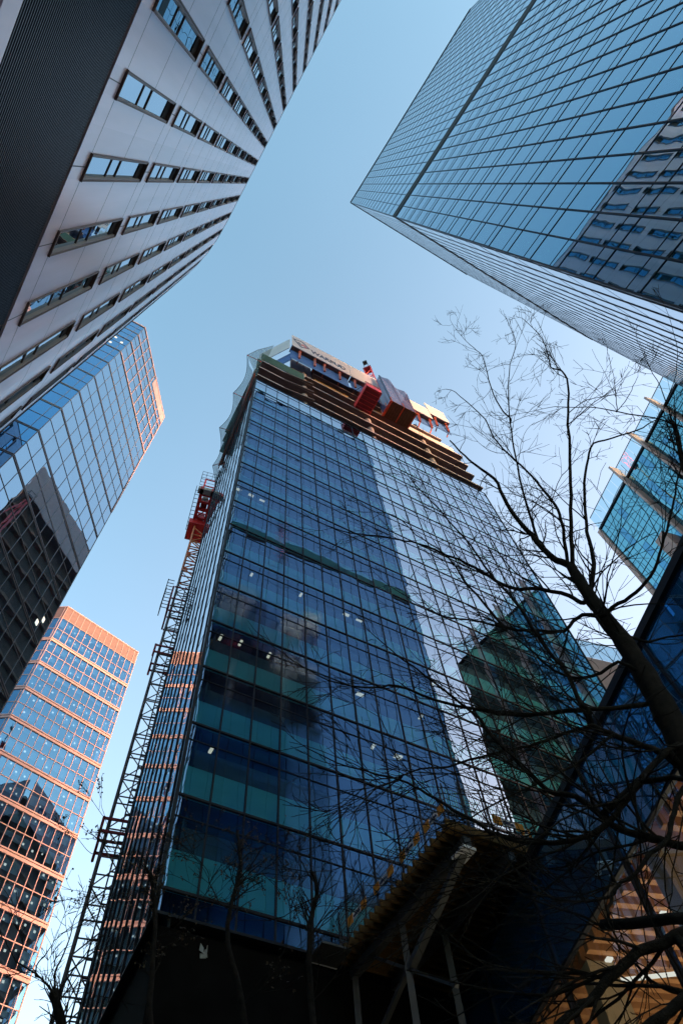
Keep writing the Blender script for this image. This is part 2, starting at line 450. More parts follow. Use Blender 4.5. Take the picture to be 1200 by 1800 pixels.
# body behind the skin
body = [tuple(a0.p(-33, -0.31, 0)[:2])]
skin = [tuple(fr.p(0, -0.31, 0)[:2]) for fr in facets[19:]] + [tuple(facets[-1].p(UA, -0.31, 0)[:2])]
body += skin + [tuple(facets[-1].p(UA, -9, 0)[:2]), tuple(a0.p(-33, -22, 0)[:2])]
mb = MB(); mb.prism(body, 0, ZR + 0.2); mb.build('building_core', 'louver_back', A)

# one window: projecting bronze frame with sill, jambs and a deep head, three panes
wf = Frame(0, 0, 0)                                        # u = x, outward = -y
def window_mesh(b, fr, z0=0.0, mi=0, uc=0.0, WH=5.85):
    t = 0.032
    b.box(fr, uc - W2 - t, uc - W2, -0.12, 0.05, z0 - t, z0 + WH + t, mi)
    b.box(fr, uc + W2, uc + W2 + t, -0.12, 0.05, z0 - t, z0 + WH + t, mi)
    b.box(fr, uc - W2, uc - W2 + 0.05, -0.12, 0.02, z0 + 0.001, z0 + WH - 0.06, 1)
    b.box(fr, uc + W2 - 0.05, uc + W2, -0.12, 0.02, z0 + 0.001, z0 + WH - 0.06, 1)
    b.box(fr, uc - W2 - t - .01, uc + W2 + t + .01, -0.12, 0.06, z0 - t - 0.04, z0 - t, mi)
    b.box(fr, uc - W2, uc + W2, -0.12, 0.055, z0 + WH - 0.05, z0 + WH + t - 0.002, mi)
    b.box(fr, uc - W2 + 0.052, uc + W2 - 0.052, -0.10, -0.06, z0 + WH - 0.70, z0 + WH - 0.051, 2)
    for zz in (0.36 * WH, 0.52 * WH):
        b.box(fr, uc - W2 + 0.051, uc + W2 - 0.051, -0.10, -0.05, z0 + zz - 0.025, z0 + zz + 0.025, mi)
def pane_mesh(b, fr, z0=0.0, uc=0.0, rnd=random, WH=5.85):
    for za, zb in ((0, 0.36 * WH - .02), (0.36 * WH + .02, 0.52 * WH - .02), (0.52 * WH + .02, WH - 0.10)):
        pane(b, fr, uc - W2, uc + W2, -0.08, z0 + za, z0 + zb, 0.006, rnd)
protos = {}
for wh in (6.95, 5.85):
    fb, pb = MB(), MB(); window_mesh(fb, wf, WH=wh); pane_mesh(pb, wf, WH=wh)
    w0 = fb.build('window', ['bronze', 'frame_grey', 'louver_back'], None); protos[wh] = [w0, pb.build('pane', 'win_glass', w0), True]
cands = []
for k, fr in enumerate(facets):
    for i in range(NW):
        q = fr.p(UA / 2, 0, WZ[i][0] + WZ[i][1] / 2)
        d = (q - Vector((0, 0, 1.6)))
        c = m3.transposed() @ d
        vis = c.z > 0.1 and -640 < 1200 * c.x / c.z < 640 and -950 < 1200 * c.y / c.z < 950
        cands.append((0 if vis else 1, d.length, k, i))
cands.sort()
rest_f, rest_p = MB(), MB()
for n, (_, _, k, i) in enumerate(cands):
    fr = facets[k]
    if n < 100:
        w0, p0, first = protos[WZ[i][1]]
        w, p = (w0, p0) if first else (w0.copy(), p0.copy())
        if not first:
            scene.collection.objects.link(w); scene.collection.objects.link(p); p.parent = w
        protos[WZ[i][1]][2] = False
        w.parent = A
        q = fr.p(UA / 2, 0, WZ[i][0]) - Vector(A.location)
        w.location = q; w.rotation_euler = (0, 0, fr.a)
    else:
        window_mesh(rest_f, fr, WZ[i][0], 0, UA / 2, WZ[i][1]); pane_mesh(rest_p, fr, WZ[i][0], UA / 2, random, WZ[i][1])
rw = rest_f.build('window', ['bronze', 'frame_grey', 'louver_back'], A); rw['kind'] = 'stuff'
rp = rest_p.build('pane', 'win_glass', rw); rp['kind'] = 'stuff'

# ================================================================== F: tall mirror-glass tower, upper right
dF = 12.5
F0 = (12.01, 5.29)
F1 = pol(F0[0], F0[1], 36.8, 31.7)
F2 = pol(F0[0], F0[1], -48.5, 43.2)
F3 = pol(F2[0], F2[1], -20, 14)
F4 = pol(F1[0], F1[1], -48.5, 46)
Fp = [F1, F0, F2, F3, F4]
F = thing('mirror_tower', (F0[0], F0[1], 0), 'tall teal mirror-glass tower cut by one black band near its top', 'building')
ZT = 13.39 * dF + 1.6
ZBAND = 7.45 * dF + 1.6
seams = [2.04 + 0.346 * k for k in range(-5, 17)]
ZBAND -= 1.0
lowz = [2.0] + [s * dF + 1.6 for s in seams if 4 < s * dF + 1.6 < ZBAND - 2.5] + [ZBAND]
nup = 17
upz = [ZBAND + 2.9 + (ZT - ZBAND - 2.9) * k / nup for k in range(nup + 1)]
for a, b, off, tag_ in ((F1, F0, 1.3, 1), (F0, F2, 1.5, 2), (F2, F3, 0, 3)):
    fd = 0.06 if tag_ == 2 else 0.032
    fg = 'f_glass_side' if tag_ == 1 else 'f_glass'
    curtain(F, a, b, lowz, 1.5, fg, 'f_mull', subs=() if tag_ == 1 else (0.27,), vw=0.06, vd=fd, hw=0.05, hd=0.006 if tag_ == 1 else 0.03, seed=tag_, u_off=off, sub_w=0.022)
    curtain(F, a, b, upz, 1.5, fg, 'f_mull', subs=(), vw=0.05, vd=fd * 0.8, hw=0.06, hd=0.006 if tag_ == 1 else 0.03, seed=tag_ + 9, u_off=off)
mb = MB(); mb.prism(inset(Fp, 0.9), 0, ZT - 0.5); mb.build('building_core', 'black', F)
mb = MB()
for a, b in ((F1, F0), (F0, F2), (F2, F3)):
    fr, L = Frame.between(a, b); mb.box(fr, -0.02, L + 0.02, -0.6, 0.07, ZBAND + 0.05, ZBAND + 2.85)
mb.build('dark_band', 'black', F)
mb = MB()
for a, b in ((F1, F0), (F0, F2), (F2, F3)):
    fr, L = Frame.between(a, b); mb.box(fr, 0, L, -0.5, 0.12, ZT + 0.02, ZT + 0.5)
mb.build('parapet', 'f_mull', F)

# ================================================================== B: blue mirror tower, left middle
bB = 40.0
B0 = (bB * math.cos(R(147.07)), bB * math.sin(R(147.07)))
B1 = pol(B0[0], B0[1], 217.0, 10)                            # end of face one, hidden behind the pale tower
B2 = pol(B0[0], B0[1], 92.3, 18.8)
B3 = pol(B2[0], B2[1], 165, 24)
Bp = [B1, B0, B2, B3]
B = thing('blue_tower', (B0[0], B0[1], 0), 'blue mirror-glass office tower with slanting corner and rose-grey floor bands behind the pale panel tower', 'building')
zb = [3.536, 3.37, 3.207, 3.0, 2.789, 2.573, 2.371, 2.168, 1.95, 1.753, 1.545, 1.335, 1.13, 0.92, 0.71, 0.50, 0.29, 0.02]
zb = sorted(z * bB + 1.6 for z in zb)
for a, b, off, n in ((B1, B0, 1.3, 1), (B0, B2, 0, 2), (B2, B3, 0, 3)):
    fr, L, us = curtain(B, a, b, zb, 1.92, 'b_glass_dark_sky' if n == 1 else 'b_glass', 'b_metal', subs=(0.5,), vw=0.06, vd=0.04, hw=0.46, hd=0.06, seed=20 + n, u_off=off, sub_w=0.10)
    for z in zb[:-2]:
        mb = MB(); mb.box(fr, 0.05, L - 0.05, 0.055, 0.065, z - 0.09, z + 0.09); mb.build('band_groove', 'd_mull', B)
mb = MB(); mb.prism(inset(Bp, 0.5), 0, zb[-1] - 0.3); mb.build('building_core', 'black', B)
mb = MB()
for a, b in ((B1, B0), (B0, B2), (B2, B3)):
    fr, L = Frame.between(a, b); mb.box(fr, -0.05, L + 0.05, -0.4, 0.12, zb[-1] - 0.25, zb[-1] + 0.35)
mb.build('parapet', 'c_clad', B)
f1, L1 = Frame.between(B1, B0); f2, L2 = Frame.between(B0, B2)
mb = MB()
mb.box(f2, L2 - 8.5, L2 - 0.1, 0.01, 0.07, zb[-1] - 4.2, zb[-1] - 0.3)
mb.build('solid_panel', 'c_clad', B)
mb = MB()                                                  # rose frame over the top storeys, the pink evening glow put into colour
for z in (zb[-4], zb[-3], zb[-2]): mb.box(f2, 0.1, L2 - .1, 0.07, 0.12, z - 0.22, z + 0.22)
u = 1.92
while u < L2: mb.box(f2, u - .06, u + .06, 0.05, 0.10, zb[-4] + .23, zb[-1] - .3); u += 1.92
mb.box(f2, L2 - .16, L2 + .02, 0.05, 0.13, zb[-7], zb[-1] - .3)
mb.build('crown_frame', 'c_clad', B)
for fr, u, z in [(f1, L1 - 2.4 - 1.92 * j, zb[-4] + 6.3 - q * 4.1) for j in range(3) for q in range(2)] + [(f1, L1 - 1.0, zb[-4] + 5), (f2, 17.5, zb[7] + 3), (f2, 16.8, zb[7] + 1.5)]:
    mb = MB(); mb.box(fr, u - 0.22, u + 0.22, 0.01, 0.05, z - 0.35, z + 0.35); mb.build('lamp', 'lamp', B)

# ================================================================== C: rose-banded tower, lower left
dC = 97.0
cf = Frame(math.sin(R(51.4)) * -dC, math.cos(R(51.4)) * dC, 51.4)
C0 = tuple(cf.p(0.215 * dC, 0, 0)[:2]); C1 = tuple(cf.p(0.4095 * dC, 0, 0)[:2])
Ca = pol(C0[0], C0[1], 231.4 - 45, 2.0)                    # rounded left corner in two facets
Cb = pol(Ca[0], Ca[1], 231.4 - 85, 22)
C2 = pol(C1[0], C1[1], 141.4, 24)
Cp = [Ca, C0, C1, C2, Cb]
Ct = thing('banded_tower', (C1[0], C1[1], 0), 'office tower with rose-coloured horizontal bands, lit rooms and a terracotta crown', 'building')
zc = [(1.304 - 0.0779 * k) * dC + 1.6 for k in range(17)]
CT = 1.346 * dC + 1.6
for (a, b, n) in ((C0, C1, 1), (Ca, C0, 2), (Cb, Ca, 3), (C1, C2, 4)):
    fr, L = Frame.between(a, b)
    lev = sorted(zc)
    curtain(Ct, a, b, lev, 1.5, 'c_glass', 'c_clad', subs=(0.5,), vw=0.10, vd=0.10, hw=0.12, hd=0.09, seed=40 + n, sub_w=0.14)
    mb = MB(); mb.box(fr, 0, L, -0.2, 0.02, zc[0] + 0.05, CT)
    mb.build('crown', 'c_crown', Ct)
    mb = MB(); u = 0
    while u < L + 0.1: mb.box(fr, u - 0.05, u + 0.05, -0.1, 0.09, zc[0] + 0.06, CT - 0.01); u += 1.5
    mb.box(fr, 0, L, -0.21, 0.12, CT, CT + 0.3); mb.build('crown_frame', 'c_clad', Ct)
    for z in zc[1:]:
        mb = MB(); mb.box(fr, 0, L, -0.15, 0.16, z - 0.45, z + 0.05); mb.box(fr, 0, L, -0.15, 0.22, z + 0.16, z + 0.42)
        mb.build('floor_band', 'c_clad', Ct)
    if n <= 2:
        rnd = random.Random(n)
        nb = max(1, int(L / 1.5))
        for k in range(len(zc) - 1):
            bl, lp = MB(), MB()
            for hlf in range(2):
                z1 = zc[k] - hlf * 3.78; z0 = z1 - 3.78
                for j in range(nb):
                    if rnd.random() < 0.85:
                        h = rnd.uniform(0.7, 2.3)
                        bl.box(fr, j * 1.5 + 0.06, j * 1.5 + 1.44, -0.42, -0.36, z1 - 0.3 - h, z1 - 0.3)
                    if n == 1 and rnd.random() < 0.55:
                        u = j * 1.5 + rnd.uniform(0.4, 1.1); z = z0 + rnd.uniform(2.0, 3.2)
                        s = rnd.uniform(0.10, 0.17)
                        lp.box(fr, u - s, u + s, -0.33, -0.25, z - s, z + s)
            bl.build('blind_row', 'blind', Ct)
            if lp.v: lp.build('lamp_row', 'lamp', Ct)
mb = MB(); mb.prism(inset(Cp, 1.2), 0, zc[0]); mb.build('building_core', 'room', Ct)
mb = MB(); mb.prism(inset(Cp, 0.3), zc[0] + 0.1, CT - 0.6); mb.build('roof', 'concrete', Ct)

# ================================================================== D: tower under construction, centre
D0 = (-8.06, 20.90)
df = Frame(D0[0], D0[1], 36.0)
WD = 34.3
D1 = tuple(df.p(WD, 0, 0)[:2])
lf_az = 121.6
DL = pol(D0[0], D0[1], lf_az, 13.3)
DL2 = (-16.0, 52.0)
D2 = tuple(df.p(WD, -30, 0)[:2])
Dp = [DL, D0, D1, D2, DL2]
D = thing('unfinished_tower', (D0[0], D0[1], 0), 'central blue glass tower still under construction with open concrete floors at its top', 'building')
zd = [16.67] + [17.57 + 4.0 * k for k in range(18)]
rn = random.Random(5)
for (a, b, n, off) in ((D0, D1, 1, 1.42), (DL, D0, 2, 0.4), (D1, D2, 3, 0), (DL2, DL, 4, 0)):
    fr, L = Frame.between(a, b)
    us = [0.0]; u = off if off else 1.5
    while u < L - 0.05: us.append(u); u += 1.51
    us.append(L)
    for k in range(len(zd) - 1):
        g = MB()
        for i in range(len(us) - 1):
            pane(g, fr, us[i], us[i + 1], 0.0, zd[k], zd[k + 1], 0.0016 if n == 1 else 0.0003, rn)
        g.build('glazing', 'd_glass', D)
        if k == 0: continue
        z = zd[k]
        s = MB(); s.box(fr, 0.05, L - 0.05, -0.22, -0.14, z + 0.05, z + 1.66); s.build('spandrel', 'spandrel', D)
        s = MB(); s.box(fr, 0.05, L - 0.05, -0.50, -0.44, z + 1.66, z + 2.96); s.build('blind_row', 'backpan', D)
    f = MB()
    for i, u in enumerate(us):
        w = 0.058 if 0 < i < len(us) - 1 else 0.14
        f.box(fr, u - w / 2, u + w / 2, -0.06, 0.05 if n != 2 else 0.052, zd[0], zd[-1])
    f.build('mullion', 'd_mull', D)
    f = MB()
    for k, z in enumerate(zd):
        f.box(fr, 0.01, L - 0.01, -0.055, 0.05 if n != 2 else 0.012, z - (0.05 if n != 2 else 0.03), z + (0.05 if n != 2 else 0.03))
        if 0 < k < len(zd) - 1 and n != 2: f.box(fr, 0.012, L - 0.012, -0.05, 0.035 if n != 2 else 0.015, z + 2.955, z + 3.0)
    f.build('transom', 'd_mull', D)
mb = MB(); mb.prism(inset(Dp, 2.6), 16.6, 86.5); mb.build('building_core', 'room', D)
mb = MB()
for k in range(1, 18): mb.prism(inset(Dp, 0.30), zd[k] + 0.6, zd[k] + 0.9)
mb.build('floor_slab', 'room', D)
lfb, LLb = Frame.between(DL, D0)
mb = MB(); mb.box(lfb, 0.1, LLb - 0.9, -0.80, -0.7, 16.7, 85.4); mb.build('inner_wall', 'room', D)
# ceiling lamps in a few rooms
for (u, z) in [(0.5, 53.5), (1.6, 53.5), (2.6, 53.4), (2.4, 41.4), (6.1, 41.5), (1.0, 33.6), (2.2, 33.8), (4.0, 33.7), (1.4, 25.3), (9.6, 41.3), (10.6, 41.2), (9.9, 33.2), (10.4, 29.4), (11.9, 29.2), (16, 37.4), (14.2, 33.4)]:
    mb = MB(); w = 0.07 if u % 1 < 0.5 else 0.22
    mb.box(df, u - w, u + w, -1.0, -0.62, z - 0.15, z - 0.05)
    mb.build('lamp', 'lamp_warm', D)
# open floors
slabs = [(87.7, 0, WD + .3), (91.7, 0, WD), (95.6, 0, WD), (99.4, 7.0, WD), (103.3, 8.4, WD - 3), (106.8, 8.4, 24)]
for z, ua, ub in slabs:
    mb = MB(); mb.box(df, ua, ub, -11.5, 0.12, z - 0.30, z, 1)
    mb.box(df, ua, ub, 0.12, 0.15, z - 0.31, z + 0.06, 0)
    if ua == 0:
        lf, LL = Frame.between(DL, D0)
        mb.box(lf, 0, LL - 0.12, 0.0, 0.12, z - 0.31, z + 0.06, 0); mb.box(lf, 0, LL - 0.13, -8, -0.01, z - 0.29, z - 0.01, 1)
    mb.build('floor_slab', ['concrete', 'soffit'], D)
for u in (7.1, 17.35, 27.4):
    mb = MB(); mb.tube([df.p(u, -0.75, 85.4), df.p(u, -0.75, 106.5)], 0.52, 20); mb.build('column', 'concrete', D, smooth=False)
for u in (12.2, 22.4, 33.0, 1.5):
    mb = MB(); mb.tube([df.p(u, -6.5, 85.4), df.p(u, -6.5, 103)], 0.5, 14); mb.build('column', 'concrete', D)
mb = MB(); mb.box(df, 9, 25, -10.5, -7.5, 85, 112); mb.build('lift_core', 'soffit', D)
mb = MB(); mb.box(df, 5.0, 8.38, -0.9, -0.45, 99.45, 108.5); mb.build('concrete_wall', 'concrete', D)
mb = MB(); mb.box(df, 25.0, 33.6, -0.55, -0.25, 99.45, 103.0); mb.build('concrete_wall', 'screen', D)
# taller rear wing, seen only in the glass of its neighbours
rear = [(-16.0, 41.0), (2.0, 55.0), (2.0, 74.0), (-4.0, 77.5), (-24.0, 70.0)]
mb = MB(); mb.prism(inset(rear, 0.6), 0, 116); mb.build('rear_wing', 'wing_wall', D)
mb = MB()
for k in range(4, 27): mb.prism(rear, 4.0 * k + 1.7, 4.0 * k + 2.2)
mb.build('floor_slab', 'wing_slab', D)
mb = MB()
for a, b in ((rear[3], rear[4]), (rear[4], rear[0])):
    fr, L = Frame.between(a, b)
    mb.box(fr, 0, L, 0.9, 1.0, 109.5, 119)
mb.build('rear_screen', 'lit_rose_screen', D)
rear_fr, rear_L = Frame.between(rear[3], rear[4])
# podium under the glass
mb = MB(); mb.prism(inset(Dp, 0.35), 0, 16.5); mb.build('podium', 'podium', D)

# ================================================================== site equipment hung on the unfinished tower
def text_mesh(txt, size):
    cu = bpy.data.curves.new("lettering", 'FONT'); cu.body = txt; cu.size = size; cu.extrude = 0.01; cu.offset = 0.035
    ob = bpy.data.objects.new("lettering", cu); scene.collection.objects.link(ob)
    dg = bpy.context.evaluated_depsgraph_get()
    me = bpy.data.meshes.new_from_object(ob.evaluated_get(dg))
    bpy.data.objects.remove(ob); bpy.data.curves.remove(cu)
    return me

def lettering(name, txt, fr, u0, u1, o, z0, z1, mat, parent, slope=0.0):
    """flat letters laid on a wall frame, stretched to fill u0..u1, z0..z1"""
    me = text_mesh(txt, 1.0)
    xs = [v.co.x for v in me.vertices]; ys = [v.co.y for v in me.vertices]
    org = root_loc(parent)
    for v in me.vertices:
        u = u0 + (v.co.x - min(xs)) / (max(xs) - min(xs)) * (u1 - u0)
        z = z0 + (v.co.y - min(ys)) / (max(ys) - min(ys)) * (z1 - z0)
        v.co = fr.p(u, o + v.co.z, z) - org
    me.materials.clear(); me.materials.append(M[mat]); me.name = name
    ob = bpy.data.objects.new(name, me); scene.collection.objects.link(ob); ob.parent = parent
    return ob

def screen(label, u0, u1, zb0, zt, blue=None, o=1.6, brackets=(), grp='climbing screens round the top'):
    t = thing('climbing_screen', df.p((u0 + u1) / 2, o, zb0), label, 'screen', grp)
    m = MB(); m.box(df, u0, u1, o - 0.12, o, zb0, zt); m.build('sheet', 'screen', t)
    m = MB(); m.box(df, u0 + .02, u1 - .02, 0.45, o - 0.13, zb0 + 0.02, zb0 + 0.16); m.build('walkway', 'soffit', t)
    if blue:
        m = MB()
        m.box(df, u0 + .05, u1 - 0.3, 0.84, 0.90, blue[0], zb0 - 0.02); m.build('blue_sheet', 'blue_tarp', t)
    for u in brackets:
        m = MB()
        m.beam(df.p(u, 1.30, zb0 - 0.1), df.p(u, 1.02, zb0 - 3.6), 0.20, 0.32)
        m.beam(df.p(u - .25, 1.25, zb0 - 0.55), df.p(u + .25, 1.25, zb0 - 0.55), 0.22)
        m.beam(df.p(u, 1.05, zb0 - 3.4), df.p(u, 0.15, zb0 - 4.2), 0.16)
        m.build('bracket', 'orange_red', t)
    return t

b1 = screen('long white hoarding screen with navy lettering and a diamond emblem, leftmost on the tower top', 4.1, 14.45, 107.9, 115.7, (102.6, 0), brackets=(5.6, 8.2, 9.9, 12.6))
lettering('lettering', 'WARBUD', df, 7.4, 13.7, 1.612, 109.6, 111.7, 'navy_text', b1)
m = MB()
cx, cz, w, h = 5.75, 112.0, 1.35, 2.7
pts = [(cx - w, cz + 1.2), (cx + .2, cz + h * .75), (cx + w, cz - .6), (cx - .1, cz - h * .85)]
for i in range(4):
    a, b = pts[i], pts[(i + 1) % 4]; m.beam(df.p(a[0], 1.62, a[1]), df.p(b[0], 1.62, b[1]), 0.03, 0.24, 0)
m.beam(df.p(cx - .55, 1.62, cz + .5), df.p(cx - .05, 1.62, cz - .9), 0.03, 0.26, 0)
m.beam(df.p(cx - .05, 1.62, cz - .9), df.p(cx + .35, 1.62, cz + .2), 0.03, 0.26, 1)
m.beam(df.p(cx + .35, 1.62, cz + .2), df.p(cx + .8, 1.62, cz - .9), 0.03, 0.26, 1)
m.build('emblem', ['navy_text', 'red_text'], b1)
lettering('lettering', 'WARBUD', rear_fr, 6, 17, 1.012, 112.3, 115.8, 'navy_text', D)
screen('plain white hoarding screen between the lettered one and the violet netted cage', 14.55, 19.9, 107.9, 115.5, (103.2, 0), brackets=(15.3, 17.9, 19.3))
screen('lower plain white hoarding screen just right of the violet netted cage', 25.4, 29.8, 107.6, 113.4, (104.2, 0), brackets=(27.0, 29.2))
screen('rightmost white hoarding screen, set higher at the end of the tower top', 29.95, 33.9, 111.0, 117.2, (106.5, 0), brackets=(31.0, 33.2))
t = thing('climbing_screen', df.p(2.6, -1, 107), 'folded white sheet screen wrapping the left corner of the tower top', 'screen', 'climbing screens round the top')
cf2, Lc = Frame.between(tuple(df.p(0.7, -3.2, 0)[:2]), tuple(df.p(3.85, 1.25, 0)[:2]))
m = MB(); m.box(cf2, 0, Lc, -0.08, 0.0, 107.0, 113.4); m.build('sheet', 'screen', t)
m = MB(); m.box(cf2, 0.1, Lc - .1, -0.9, -0.82, 102.5, 107.0); m.build('blue_sheet', 'blue_tarp', t)
t = thing('board_fence', df.p(3.4, 0.1, 95.7), 'dark green edge board on the top left concrete slab', 'board')
m = MB(); m.box(df, 0.1, 6.7, 0.16, 0.24, 95.7, 99.3); m.build('board', 'green_board', t)
m = MB(); m.box(df, 0.2, 4.4, -2.2, -2.1, 99.5, 105.5); m.build('mesh_panel', 'green_board', t)
# yellow formwork on the open floors
for z0, z1, ua, ub, lb in ((99.5, 103.0, 8.7, 14.4, 'yellow formwork beams and props on the open floor under the lettered screen'),
                           (99.5, 103.0, 17.6, 20.6, 'yellow formwork beams and props between red platform and netted cage')):
    t = thing('slab_formwork', df.p((ua + ub) / 2, -0.6, z0), lb, 'formwork', 'slab formwork')
    m = MB()
    m.box(df, ua, ub, -0.55, -0.15, z0 + 1.5, z0 + 1.95); m.build('main_beam', 'yellow', t)
    u = ua + 0.25
    while u < ub:
        m = MB(); m.tube([df.p(u, -0.5, z0), df.p(u, -0.5, z1)], 0.07, 6); m.beam(df.p(u, 0.05, z0 + 0.4), df.p(u + 0.2, -0.5, z0 + 2.4), 0.09)
        m.build('prop', 'orange_red' if int(u * 3) % 3 == 0 else 'yellow', t); u += 0.85
    m = MB(); u = ua
    while u < ub - .2: m.box(df, u, u + 0.1, -2.6, -0.2, z1 - 0.75, z1 - 0.5); u += 0.42
    m.build('joist', 'timber', t)
# red loading platform
t = thing('loading_platform', df.p(16, 1.8, 95.7), 'red loading platform jutting from the open floors', 'platform', 'loading platforms')
m = MB(); m.box(df, 14.85, 17.25, 0.16, 3.65, 95.70, 95.95); m.build('deck', 'dark_red', t)
m = MB()
for u in (14.80, 17.22): m.box(df, u, u + 0.09, 0.16, 3.70, 95.62, 97.1)
m.box(df, 14.8, 17.3, 3.66, 3.74, 95.6, 97.2)
for k in range(6): m.box(df, 14.92, 17.2, 0.5 + k * 0.6, 0.58 + k * 0.6, 95.6, 95.70)
m.build('side_rail', 'red', t)
for u in (14.9, 17.2):
    m = MB(); m.tube([df.p(u, 3.5, 97.1), df.p(u, 0.2, 103.2)], 0.035, 5); m.build('stay_rope', 'dark_steel', t)
for u in (14.85, 15.65, 16.45, 17.25):
    m = MB(); m.beam(df.p(u, 3.70, 97.2), df.p(u, 3.70, 98.2), 0.06); m.build('guard_post', 'orange_red', t)
m = MB(); m.beam(df.p(14.85, 3.70, 98.15), df.p(17.25, 3.70, 98.15), 0.05); m.beam(df.p(14.85, 3.70, 97.7), df.p(17.25, 3.70, 97.7), 0.05)
for u in (14.85, 17.25): m.beam(df.p(u, 3.70, 98.15), df.p(u, 0.3, 98.15), 0.05)
m.build('guard_rail', 'orange_red', t)
# netted platform
t = thing('loading_platform', df.p(21.5, 1.4, 98.7), 'timber-decked platform in a tall violet net cage, jutting from the tower top', 'platform', 'loading platforms')
m = MB()
for k in range(10): m.box(df, 19.9 + k * 0.42, 20.29 + k * 0.42, 0.2, 2.9, 98.62 + 0.01 * (k % 2), 98.75)
m.build('deck', 'timber', t)
for u in (19.9, 22, 24.1):
    m = MB(); m.beam(df.p(u, 2.85, 98.4), df.p(u, 2.85, 100.6), 0.14); m.build('upright', 'orange_red', t)
    m = MB(); m.beam(df.p(u, 0.3, 98.5), df.p(u, 2.77, 98.5), 0.16); m.build('bearer', 'orange_red', t)
for o in (0.3, 1.6): m = MB(); m.beam(df.p(19.85, o, 98.66), df.p(19.85, o, 101.3), 0.12); m.build('upright', 'orange_red', t)
m = MB(); m.beam(df.p(19.7, 0.2, 98.57), df.p(19.7, 2.9, 98.57), 0.18); m.build('edge_bar', 'orange_red', t)
m = MB()
tl, tr = 114.6, 109.0
rnd = random.Random(3); NXX, NZZ = 10, 12
def netp(a, b, c):
    zt = tl + (tr - tl) * a
    return df.p(19.9 + 4.2 * a + .07 * math.sin(b * 9 + a * 5), c + 0.22 * math.sin(a * 11 + b * 4) * b, 98.9 + (zt - 98.9) * b)
for i in range(NXX):
    for j in range(NZZ):
        if j > 7 and i in (5, 6) and j < 10: continue
        m.face([netp(i / NXX, j / NZZ, 2.85), netp((i + 1) / NXX, j / NZZ, 2.85), netp((i + 1) / NXX, (j + 1) / NZZ, 2.85), netp(i / NXX, (j + 1) / NZZ, 2.85)])
for a in (0.0, 1.0):
    for i in range(4):
        for j in range(NZZ):
            q = lambda x, y: netp(a, y, 0.3 + 2.55 * x)
            m.face([q(i / 4, j / NZZ), q((i + 1) / 4, j / NZZ), q((i + 1) / 4, (j + 1) / NZZ), q(i / 4, (j + 1) / NZZ)])
m.build('net', 'purple_net', t)
m = MB()
for a in (0, 0.5, 1):
    m.tube([netp(a, 0, 2.7), netp(a, 1.02, 2.7)], 0.06, 6); m.tube([netp(a, 0, 0.4), netp(a, 1, 0.4)], 0.06, 6)
m.build('post', 'dark_steel', t)
# safety net with red outriggers on the left flank
ins = [(-7.55, 20.2, 91.5), (-10.3, 24.6, 90.6), (-12.7, 28.5, 89.5), (-14.9, 32.0, 87.8)]
outs = [(-8.85, 18.3, 87.8), (-11.5, 22.8, 87.8), (-14.2, 27.1, 87.8), (-16.2, 32.2, 87.8), (-18.0, 37.6, 88.0)]
t = thing('safety_net', (-11.5, 24.5, 86), 'grey-green safety net on red outrigger poles along the left flank of the tower top', 'net')
m = MB(); edge_o, edge_i = [], []
for i in range(4):
    a, b = Vector(outs[i]), Vector(outs[i + 1])
    for k in range(8):
        q = a.lerp(b, k / 8); s = math.sin(math.pi * k / 8)
        edge_o.append(q + Vector((0.62, 0.30, 0.0)) * s - Vector((0, 0, 0.5 * s)))
lfq, _ = Frame.between(DL, D0)
for k in range(len(edge_o)):
    u = k / (len(edge_o) - 1)
    edge_i.append(Vector((D0[0], D0[1], 0)).lerp(Vector((DL[0], DL[1], 0)), min(1, u * 1.12)) + lfq.ox * 0.18 + Vector((0, 0, 85.4)))
for k in range(len(edge_o) - 1):
    for j in range(10):
        p = lambda kk, jj: edge_o[kk].lerp(edge_i[kk], jj / 10) + Vector((0.10 * math.sin(kk * 1.9 + jj * 1.3), 0.08 * math.sin(kk * 2.7 + jj), -0.7 * math.sin(math.pi * jj / 10) + 0.16 * math.sin(kk * 1.3 - jj * 1.7))) * (math.sin(math.pi * jj / 10))
        m.face([p(k, j), p(k, j + 1), p(k + 1, j + 1), p(k + 1, j)])
top = [Vector((-8.85, 18.3, 87.8)), Vector((-7.6, 18.4, 90.5)), Vector((-6.6, 19.0, 94.0)), Vector((-6.1, 20.0, 99.5))]
base = [Vector((-8.0, 20.7, 86)), Vector((-7.9, 20.75, 90)), Vector((-7.7, 21.0, 95)), Vector((-7.0, 21.3, 99.5))]
for k in range(3): m.face([top[k], base[k], base[k + 1], top[k + 1]])
m.build('mesh_net', 'net', t, smooth=True)
m = MB(); m.tube(edge_o, 0.03, 5); m.tube(top, 0.03, 5); m.build('edge_rope', 'dark_steel', t)
for a, b in zip(ins, outs):
    m = MB(); m.tube([a, b], 0.05, 6); m.build('outrigger', 'red', t)
# twin guide rails along the left edge
t = thing('edge_rail', (-11, 25, 86), 'pair of pink edge rails along the top of the left glass face', 'rail')
for dz, do in ((86.0, 0.22), (87.0, 0.30)):
    m = MB(); m.tube([lfq.p(0, do, dz), lfq.p(13.2, do, dz + 1.5)], 0.07, 6); m.build('rail', 'orange_red', t)
m = MB(); m.box(lfq, 0.2, 9.5, 0.0, 0.1, 88.0, 95.0); m.build('mesh_panel', 'green_board', t)
m = MB(); m.beam(lfq.p(7.5, 0.25, 88.2), lfq.p(12.6, 0.35, 92.0), 0.1, 0.7); m.build('plank', 'screen', t)

